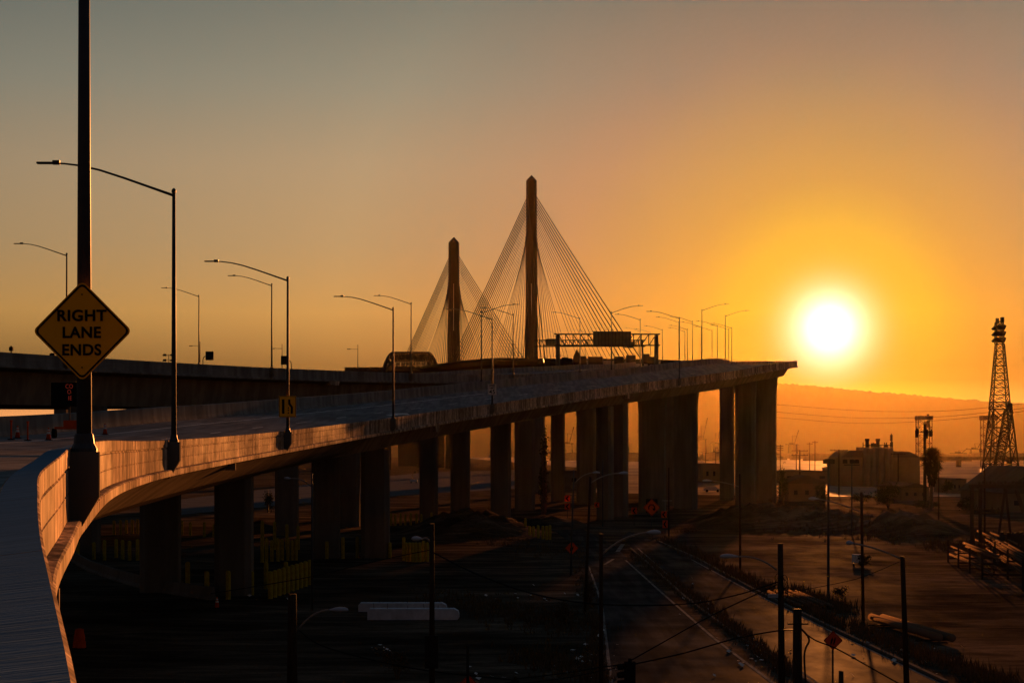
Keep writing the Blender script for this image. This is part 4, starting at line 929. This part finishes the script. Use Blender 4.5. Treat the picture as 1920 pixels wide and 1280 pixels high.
# palm
M_frond = mat('palm_frond', (.022, .022, .012), .95, spec=.0, noise=.4, scale=1)
def palm():
    d = 325; q = P(1747, 862, d); k = d / F; t = thing('palm_tree', 'shaggy fan palm silhouetted against the hazy flats', 'palm tree', (q.x, d, 0)); rnd = random.Random(4); ct = q.z
    MB().tube([(-.2, 0, -.1), (0, 0, ct * .5), (.05, 0, ct)], [.34, .26, .24], 10).build('trunk', M_bark, t)
    mb = MB()
    for i in range(190):
        a = rnd.uniform(0, 2 * PI); el = rnd.uniform(-1.1, 1.45); ln = 2.55 * rnd.uniform(.75, 1.08); dr = Vector((math.cos(a) * math.cos(el), math.sin(a) * math.cos(el), math.sin(el)))
        c = Vector((.05, 0, ct)); mid = c + dr * ln * .55; tip = c + dr * ln + Vector((0, 0, -.35)); mb.tube([c, mid], .03, 4)
        s = dr.cross(Vector((0, 0, 1))).normalized(); u = s.cross(dr).normalized()
        for j in range(7): an = (j - 3) * .30; e = mid + (dr * math.cos(an) + s * math.sin(an)) * ln * .45 + Vector((0, 0, -.1 - .12 * abs(j - 3))); w = (s * math.cos(an) - dr * math.sin(an)) * .07; mb.add([mid - w, mid + w, e], [(0, 1, 2)])
    mb.build('crown', M_frond, t)
    sk = MB()
    for i in range(260):
        a = rnd.uniform(0, 2 * PI); f = rnd.random(); z = ct - .6 - f * 3.6; r = (1.5 * (1 - f) + .45 * f) * rnd.uniform(.4, 1); p = Vector((math.cos(a) * r, math.sin(a) * r, z)); sk.add([p + Vector((.05, 0, .6)), p + Vector((-.10, .1, 0)), p + Vector((.12, -.05, -.35))], [(0, 1, 2)])
    sk.build('dead_frond_skirt', M_frond, t)
palm()
# roadside weeds and litter as ground cover
mb = MB(); rnd = random.Random(11)
def weeds(px0, y0, px1, y1, n, spread, h):
    for _ in range(n):
        f = rnd.random(); x = px0 + (px1 - px0) * f + rnd.gauss(0, spread); y = y0 + (y1 - y0) * f + rnd.gauss(0, spread * .45)
        if y < 930: continue
        p = G(x, y); p.z = gz(p.x, p.y)
        for _ in range(4):
            a = rnd.uniform(0, PI); w = Vector((math.cos(a), math.sin(a), 0)) * .035; o = Vector((rnd.uniform(-.2, .2), rnd.uniform(-.2, .2), 0)); hh = h * rnd.uniform(.4, 1.3)
            mb.add([p + o - w, p + o + w, p + o + Vector((rnd.uniform(-.15, .15), rnd.uniform(-.15, .15), hh))], [(0, 1, 2)])
weeds(1195, 1040, 1480, 1262, 900, 9, .35); weeds(1240, 1010, 1560, 1165, 800, 8, .5); weeds(1560, 1165, 1900, 1290, 700, 14, .4); weeds(1090, 1030, 1125, 1280, 300, 8, .35); weeds(820, 1120, 1110, 1180, 700, 26, .3); weeds(980, 1225, 1120, 1270, 400, 24, .3)
weeds(1420, 970, 1700, 1000, 900, 22, .4); weeds(1740, 1020, 1850, 1030, 300, 12, .5); weeds(850, 985, 1040, 1040, 400, 16, .3); weeds(1480, 1105, 1600, 1150, 300, 10, .5)
tag(mb.build('roadside_weeds', M_leafd), kind='stuff')
mb = MB()
for (cx, cy, sx, sy, n) in ((1310, 1120, 20, 20, 20), (1420, 1225, 40, 25, 40), (1110, 1240, 40, 18, 40), (720, 1222, 18, 8, 12), (1000, 1125, 40, 10, 14), (930, 1270, 60, 10, 14), (1700, 1230, 60, 14, 14), (500, 1115, 30, 6, 10), (1640, 1210, 50, 12, 12)):
    for _ in range(n):
        p = G(cx + rnd.gauss(0, sx), cy + rnd.gauss(0, sy)); s = rnd.uniform(.05, .16); a = rnd.uniform(0, PI); v = Vector((math.cos(a), math.sin(a), 0)) * s; u = Vector((-v.y, v.x, rnd.uniform(0, s))) * .7; c = p + Vector((0, 0, .08))
        mb.add([c - v, c + u, c + v, c - u], [(0, 1, 2, 3)])
tag(mb.build('litter', M_refl), kind='stuff')

# ------------------------------------------------------------------ buildings and industry on the right
def house(name, label, px0, px1, yeave, yridge, ybase, cat, mwall=None, mroof=None, depth=14, d=None):
    d = d or CAMZ * F / (ybase - HZ); a = P(px0, yeave, d); b = P(px1, yeave, d); zr = P(0, yridge, d).z; w = b.x - a.x; cx = (a.x + b.x) / 2
    t = thing(name, label, cat, (cx, d, 0)); MB().prism([(-w/2, 0), (w/2, 0), (w/2, a.z), (-w/2, a.z)], 0, depth).build('wall', mwall or M_wall, t)
    ov = w * .03; MB().prism([(-w/2 - ov, a.z + .003), (w/2 + ov, a.z + .003), (w/2 + ov, a.z + .15), (w * .02, zr), (-w * .02, zr), (-w/2 - ov, a.z + .15)], -.4, depth + .4).build('roof', mroof or M_roof, t)
    for i in range(3): MB().box((-w * .3 + i * w * .3, -.03, a.z * .5), (w * .1, .06, a.z * .25)).build('window', M_glass, t)
    return t
# grain building with silos and stacks
d = 560; gx = P(1650, 900, d); t = thing('grain_building', 'hazy industrial building with a silo block and two short stacks', 'industrial building', (gx.x, d, 0)); k = d / F
X = lambda px: (px - 1650) * k
Zp = lambda y: P(0, y, d).z
MB().prism([(X(1577), 0), (X(1725), 0), (X(1725), Zp(857)), (X(1577), Zp(857))], 0, 22).build('wall', M_wall, t)
MB().prism([(X(1576), Zp(857) + .003), (X(1618), Zp(857) + .003), (X(1618), Zp(844)), (X(1592), Zp(844))], -.3, 22).prism([(X(1672), Zp(857) + .003), (X(1726), Zp(857) + .003), (X(1705), Zp(846)), (X(1672), Zp(845))], -.3, 22).build('roof', M_roof, t)
MB().box((X(1644.5), 4, Zp(838) / 2), (X(1672) - X(1617), 12, Zp(838))).build('silo_block', M_wall, t)
for px in (1626, 1637, 1651, 1663): MB().lathe((X(px), -2.2, 0), [(5.2 * k, 0), (5.2 * k, Zp(841)), (3 * k, Zp(839))], 14).build('silo', M_wall, t)
for px in (1627, 1647): MB().lathe((X(px), 1, Zp(839)), [(3.3 * k, 0), (3.3 * k, 11 * k), (4.3 * k, 14 * k), (4.3 * k, 17 * k)], 12).build('stack', M_dark, t)
rl = MB()
for px in (1617, 1637, 1642, 1657, 1661, 1668, 1672): rl.tube([(X(px), -1, Zp(839)), (X(px), -1, Zp(829 if px != 1672 else 828))], .12, 5)
rl.box((X(1644), -1, Zp(834)), (54 * k, .1, .15)).box((X(1639), 1, Zp(834.5)), (6 * k, 3, 8 * k)).box((X(1662), 1, Zp(836)), (5 * k, 2, 5 * k)); rl.build('roof_railing', M_dark, t)
MB().tube([(X(1671), 0, Zp(839)), (X(1671), 0, Zp(812))], [.2, .12], 6).tube([(X(1671), 0, Zp(826)), (X(1671), 0, Zp(815))], .4, 6).build('antenna', M_dark, t)
house('house', 'low hazy house with a shallow gable roof right of the last pier', 1478, 1548, 906, 891, 940, 'house'); 
house('shed', 'long low flat shed behind the house on the flats', 1460, 1562, 884, 881, 905, 'shed', depth=30)
house('warehouse', 'long low warehouse seen in the gap between piers', 1318, 1360, 870, 868, 905, 'warehouse', depth=30)
house('warehouse', 'low dark warehouse right of the palm tree', 1785, 1812, 899, 896, 925, 'warehouse', depth=20)
house('warehouse', 'long low warehouse under the palm and mast', 1690, 1742, 914, 905, 938, 'warehouse', depth=26)
house('warehouse', 'low warehouse seen between the central piers', 1025, 1130, 884, 882, 915, 'warehouse', depth=20)
house('warehouse', 'dark gabled roof cut by the right picture edge', 1882, 2010, 925, 874, 960, 'warehouse', depth=30)
house('warehouse', 'hazy low roof behind the grain building at left', 1560, 1600, 878, 872, 905, 'warehouse', depth=20)

def lattice(mb, p, w0, w1, h, n, r, cx=1.0):
    lv = [(p[2] + h * (i / n), w0 + (w1 - w0) * (i / n)) for i in range(n + 1)]
    cs = [[Vector((p[0] + sx * w / 2, p[1] + sy * w / 2, z)) for sx, sy in ((-1, -1), (1, -1), (1, 1), (-1, 1))] for z, w in lv]
    for i in range(n):
        for k in range(4):
            k2 = (k + 1) % 4; mb.bar(cs[i][k], cs[i + 1][k], r); mb.bar(cs[i][k], cs[i + 1][k2], r * .55 * cx); mb.bar(cs[i][k2], cs[i + 1][k], r * .55 * cx); mb.bar(cs[i + 1][k], cs[i + 1][k2], r * .6)
def transmission():
    d = 640; k = d / F; b = P(1876, 908, d); t = thing('transmission_tower', 'tall lattice power transmission tower at the right edge', 'transmission tower', (b.x, d, 0))
    mb = MB(); z1 = P(0, 645, d).z; z2 = P(0, 767, d).z; zt = P(0, 604, d).z
    lattice(mb, (0, 0, 0), 60 * k, 33 * k, z2, 4, .42); lattice(mb, (-1.5 * k, 0, z2), 33 * k, 14 * k, z1 - z2, 9, .34); lattice(mb, (-2.5 * k, 0, z1), 14 * k, 13 * k, zt - z1, 5, .26); mb.build('lattice_frame', M_dark, t)
    for y in (614, 625.5, 637): z = P(0, y, d).z; MB().prism([(-15 * k, -.3), (-12 * k, -.8), (8 * k, -.8), (11 * k, .5), (8 * k, .9), (-9 * k, .7)], -1.0, 1.0, Matrix.Translation((-1.5 * k, 0, z))).build('crossarm', M_dark, t)
    MB().box((-6 * k, 0, zt + .4), (5 * k, 1.2, 1.8)).box((3 * k, 0, zt + .8), (6 * k, 1.2, 1.6)).bar((-6 * k, 0, zt), (5 * k, 0, zt + 1.2), .2).build('top_gear', M_dark, t)
transmission()
def crane():
    d = 480; a = P(1866, 905, d); b = P(1892, 765, d); t = thing('crawler_crane', 'lattice boom crane leaning in front of the transmission tower', 'crane', (a.x, d, 0)); a = a - Vector((a.x, d, 0)); b = b - t.location
    mb = MB(); n = 22; r = .9; dr = (b - a); s = Vector((dr.z, 0, -dr.x)).normalized() * r
    pr = [[a.lerp(b, i / n) + s * (1 if i < n else .4) * o + Vector((0, y, 0)) for o, y in ((-1, -.8), (1, -.8), (1, .8), (-1, .8))] for i in range(n + 1)]
    for i in range(n):
        for j in range(4): mb.bar(pr[i][j], pr[i + 1][j], .2); mb.bar(pr[i][j], pr[i + 1][(j + 1) % 4], .14); mb.bar(pr[i][j], pr[i][(j + 1) % 4], .12)
    mb.build('boom', M_dark, t); tip = P(1894, 755, d) - t.location
    MB().tube([b, tip], [.9, .5], 6).build('boom_tip', M_dark, t); MB().tube([tip, P(1896.5, 782, d) - t.location], .09, 5).box(P(1896.5, 782, d) - t.location, (.5, .5, 1.2)).build('hook', M_dark, t)
    MB().box((a.x - 1, 0, a.z * .35 + .4), (6, 4, a.z * .6)).build('cab', M_dark, t); MB().box((a.x - 1, -2, .5), (7, .9, 1)).box((a.x - 1, 2, .5), (7, .9, 1)).build('track', M_dark, t)
crane()
def lift_bridge():
    d = 1450; k = d / F; t = thing('lift_bridge', 'hazy vertical lift bridge with two lattice towers and a low deck far right', 'bridge', P(1735, 858, d))
    o = t.location.copy(); o2 = Vector((o.x, o.y, 0)); t.location = o2
    for (x0, x1, yt) in ((1722, 1747.5, 786), (1844, 1869, 786)):
        a = P(x0, yt, d) - o2; b = P(x1, yt, d) - o2; mb = MB(); n = 6
        for y in (0, 9):
            for i in range(n):
                z0, z1 = a.z * i / n, a.z * (i + 1) / n; p = [Vector((a.x, y, z0)), Vector((b.x, y, z0)), Vector((a.x, y, z1)), Vector((b.x, y, z1))]
                mb.bar(p[0], p[2], .55); mb.bar(p[1], p[3], .55); mb.bar(p[0], p[3], .3); mb.bar(p[1], p[2], .3); mb.bar(p[2], p[3], .3)
        mb.build('lift_tower', M_rust, t)
        w = b.x - a.x; MB().box(((a.x + b.x) / 2, 4.5, a.z + 1.2), (w + 1.2, 12, 3.0)).box(((a.x + b.x) / 2 + w * .3, 4.5, a.z + 3.2), (1.5, 2, 1.6)).box(((a.x + b.x) / 2 + w * .25, 4.5, a.z - 3.5), (3.2, 5, 5)).build('machine_house', M_rust, t)
    a = P(1725, 857, d) - o2; b = P(2050, 857, d) - o2; MB().box(((a.x + b.x) / 2, 4.5, a.z - .8), (b.x - a.x, 10, 2.4)).build('deck', M_rust, t)
    for px in (1760, 1800, 1895, 1940, 1990): x = (P(px, 857, d) - o2).x; MB().box((x, 4.5, (a.z - 2) / 2), (2.2, 8, a.z - 2)).build('pier', M_rust, t)
lift_bridge()
# ship-to-shore cranes in the haze
def port_crane(label, px, ytop, d, w):
    d *= 2.1
    k = d / F; q = P(px, ytop, d); t = thing('port_crane', label, 'port crane', (q.x, d, 0), group='harbour cranes in the haze'); h = q.z; ww = w * k; mb = MB()
    zg = h * .48
    for x in (-ww * .35, ww * .35):
        for y in (0, 12): mb.bar((x, y, 0), (x * .8, y, zg), 1.3)
    mb.bar((-ww * .35, 0, zg * .4), (ww * .35, 0, zg * .4), .7); mb.bar((-ww * .35, 0, zg), (ww * .35, 0, zg), .8); mb.bar((-ww * .28, 0, zg), (-ww * .28, 12, zg), .8); mb.bar((ww * .28, 0, zg), (ww * .28, 12, zg), .8)
    mb.build('leg_frame', M_dark, t)
    MB().bar((-ww * .55, 6, zg), (ww * .4, 6, zg), 1.5).bar((ww * .1, 6, zg), (ww * .42, 6, h), 1.3).bar((0, 6, zg), (-ww * .05, 6, h * .8), .8).bar((-ww * .05, 6, h * .8), (ww * .3, 6, h * .78), .4).build('boom', M_dark, t)
    MB().box((-ww * .1, 6, zg + 2), (ww * .3, 6, 5)).build('machine_house', M_dark, t)
for a in (('pale harbour crane with raised boom in the gap between piers', 1316, 783, 1900, 26), ('thin pale harbour crane right of the raised boom crane', 1343, 800, 2300, 20), ('pale harbour crane between the two central light gaps', 1065, 800, 2000, 26), ('very faint crane boom right of the last pier', 1487, 806, 2900, 26),
          ('faint crane left of the second lift tower', 1830, 824, 2500, 30), ('faint low crane between palm and lift tower', 1800, 840, 2500, 34)):
    port_crane(*a)
# pale sheds and stacked containers of the port, far off
mb = MB(); rnd = random.Random(21)
for i in range(260):
    px = rnd.uniform(1040, 2100); dd = rnd.uniform(2600, 6500); x = (px - 960) / F * dd; s = rnd.uniform(15, 80); mb.box((x, dd, rnd.uniform(2, 6)), (s, 12, rnd.uniform(6, 16)))
tag(mb.build('far_port', M_wall), 'far off sheds and stacked containers of the harbour dissolving in haze', 'harbour', kind='stuff')
t = thing('light_cabinet_trailer', 'pale cabinet with a dark mark standing on the dirt yard', 'cabinet', G(1607, 1060)); k = t.location.y / F
MB().box((0, 0, 9 * k + .2), (17 * k, .7, 16 * k)).build('body', M_signw, t); MB().prism([(-.05, .55), (.18, .5), (.2, .7), (.05, .72), (0, .65)], -.36, -.352).build('mark', M_black, t)
for x in (-.28, .28): MB().box((x, 0, .1), (.08, .5, .2)).build('leg', M_dark, t)

pl = MB(); pv = []
for (x, y) in ((20, 470), (60, 430), (150, 420), (330, 420), (700, 900), (2300, 6900), (-200, 6900), (60, 1100), (20, 700)): pv.append((x, y, .03))
tag(pl.add(pv, [tuple(range(len(pv)))]).build('port_land', mat('haze_toned_port_paving', (.26, .21, .16), .9, spec=.0, noise=.5, scale=.02, world=True, sheen=.035, srough=.5)), kind='structure')  # pale base and gloss imitate the bright haze over the flats
# steel pipes and racks
def pipes(label, pts, r, nrow=1):
    t = thing('pipe_bundle', label, 'steel pipes', (0, 0, 0)); a, b = G(*pts[0]), G(*pts[1]); t.location = (a + b) / 2; a = a - t.location; b = b - t.location; dr = (b - a).normalized(); s = Vector((dr.y, -dr.x, 0))
    for i in range(pts[2]):
        o = s * (i * (2 * r + .22)) ; zz_ = r + .12 + (.03 if i % 2 else 0); MB().tube([a + o + Vector((0, 0, zz_)), b + o + Vector((0, 0, zz_))], r, 10).build('pipe', MATS.get('oily_steel') or mat('oily_steel', (.13, .09, .06), .8, spec=.0), t, True)
    for f in (.15, .85): c = a.lerp(b, f); MB().tube([c - s * .3 + Vector((0, 0, .06)), c + s * (pts[2] * (2 * r + .22)) + Vector((0, 0, .06))], .06, 4).build('bearer', M_wood, t)
pipes('row of steel pipes lying in the weeds behind the right road', ((1492, 1115), (1560, 1143), 5), .11); pipes('long dark steel beams lying between the right road and the dirt yard', ((1655, 1168), (1785, 1208), 2), .2)
def rack(label, px0, px1, y0, y1, hgt, n):
    a = G(px0, y0); b = G(px1, y1); c = (a + b) / 2; t = thing('pipe_rack', label, 'pipe rack', c); rnd = random.Random(int(px0)); dr = (b - a); L_ = dr.length; ang = math.atan2(dr.y, dr.x); m = Matrix.Rotation(ang, 4, 'Z')
    for f in (-.45, -.15, .15, .45):
        mb = MB()
        for y in (-.9, .9): p = m @ Vector((f * L_, y, 0)); mb.box(p + Vector((0, 0, hgt / 2)), (.14, .14, hgt), ang)
        for z in (.35, hgt * .6): p = m @ Vector((f * L_, 0, z)); mb.box(p, (.12, 1.8, .12), ang)
        mb.build('frame', M_rust, t)
    for i in range(n):
        y = rnd.uniform(-.8, .8); z = .5 + rnd.choice((0, 1)) * hgt * .42 + rnd.uniform(0, .45); e = rnd.uniform(.36, .55); MB().tube([m @ Vector((-e * L_, y, z)), m @ Vector((e * L_, y, z))], rnd.uniform(.05, .1), 8).build('pipe', MATS['oily_steel'], t, True)
rack('rusty pipe rack nearest the dirt yard at the right edge', 1795, 1870, 1052, 1088, 1.9, 9); rack('pipe rack loaded with bright edged steel tubes at the right edge', 1862, 1950, 1050, 1112, 2.2, 14); rack('shorter pipe rack in front of the yard gantry', 1842, 1900, 1028, 1060, 1.8, 9)
def yard_gantry():
    d = 182; k = d / F; q = P(1823, 1036, d); t = thing('yard_gantry', 'steel yard gantry frame with a heavy top beam cut by the right edge', 'gantry frame', (q.x, d, 0)); zt = P(0, 911, d).z; X = lambda p: (p - 1823) * k
    MB().box(((X(2010)) / 2 + X(1818)/2, 0, zt), (X(2010) - X(1818), .5, .36)).build('beam', M_rust, t)
    for px in (1827, 1838, 2000): MB().box((X(px), (px % 2) * 1.0, zt / 2), (.28, .3, zt)).build('leg', M_rust, t)
    MB().bar((X(1885), 0, zt), (X(1868), 0, 0), .18).bar((X(1885), 0, zt), (X(1898), 0, 0), .18).bar((X(1905), 0, zt * .95), (X(1920), 0, zt * .6), .3).build('brace', M_rust, t)
    r = MB()
    for i in range(14): r.box((X(1838 + i * 7), .4, zt + .25 + .08 * (i % 2)), (.12, .2, .25))
    r.box((X(1890), .4, zt + .3), (5, .1, .05)); r.build('walkway_railing', M_rust, t)
yard_gantry()
t = thing('dumpster', 'dark steel skip with a ragged top at the right edge', 'skip', G(1908, 1046)); MB().prism([(-1.3, .2), (1.6, .2), (1.6, 2.1), (-1.35, 2.1)], -1, 1).build('body', M_rust, t)
rnd = random.Random(2)
for i in range(9): MB().box((-1.2 + i * .32, rnd.uniform(-.6, .6), 2.1), (.2, .3, rnd.uniform(.1, .35)), rnd.random()).build('scrap', M_dark, t)
# aerial lift truck under the ramp
q = G(776, 905); t = thing('lift_truck', 'pale aerial lift parked between piers under the ramp', 'aerial lift', q); MB().box((0, 0, .75), (2.2, 3, .7)).build('body', M_paintw, t)
for x in (-.8, .8): MB().tube([(x - .15, -1, .4), (x + .15, -1, .4)], .4, 12).build('wheel', M_rubber, t)
MB().bar((0, 0, 1.1), (-.6, 0, 2.6), .2).bar((-.6, 0, 2.6), (.3, 0, 3.4), .15).build('boom', M_dark, t); MB().box((.4, 0, 3.4), (.7, .6, .6)).build('basket', M_dark, t)
for lb, px, y in (('tiny parked car in the gap beside the second light opening', 1378, 925), ('pale parked van seen between the right piers', 1335, 922)):
    q = G(px, y); t = thing('parked_car', lb, 'car', q); MB().prism([(-2.1, .3), (2.1, .3), (2.1, .8), (1.3, .9), (.8, 1.4), (-1.2, 1.4), (-1.9, .9)], -.85, .85).build('body', M_paintw, t)
    for x in (-1.3, 1.3): MB().tube([(x, -.87, .32), (x, -.6, .32)], .32, 12).build('wheel', M_rubber, t)

# ------------------------------------------------------------------ haze
hz = MB(); hz.box((200, 4200, 148), (13600, 9400, 298)); h = hz.build('haze', mat('haze', (1, 1, 1)))
m = h.data.materials[0]; t_ = m.node_tree; t_.nodes.clear(); o = t_.nodes.new('ShaderNodeOutputMaterial'); v = t_.nodes.new('ShaderNodeVolumePrincipled')
v.inputs['Color'].default_value = (.80, .64, .26, 1); v.inputs['Density'].default_value = 2.0e-6; v.inputs['Anisotropy'].default_value = .88
t_.links.new(v.outputs[0], o.inputs['Volume']); tag(h, kind='stuff')
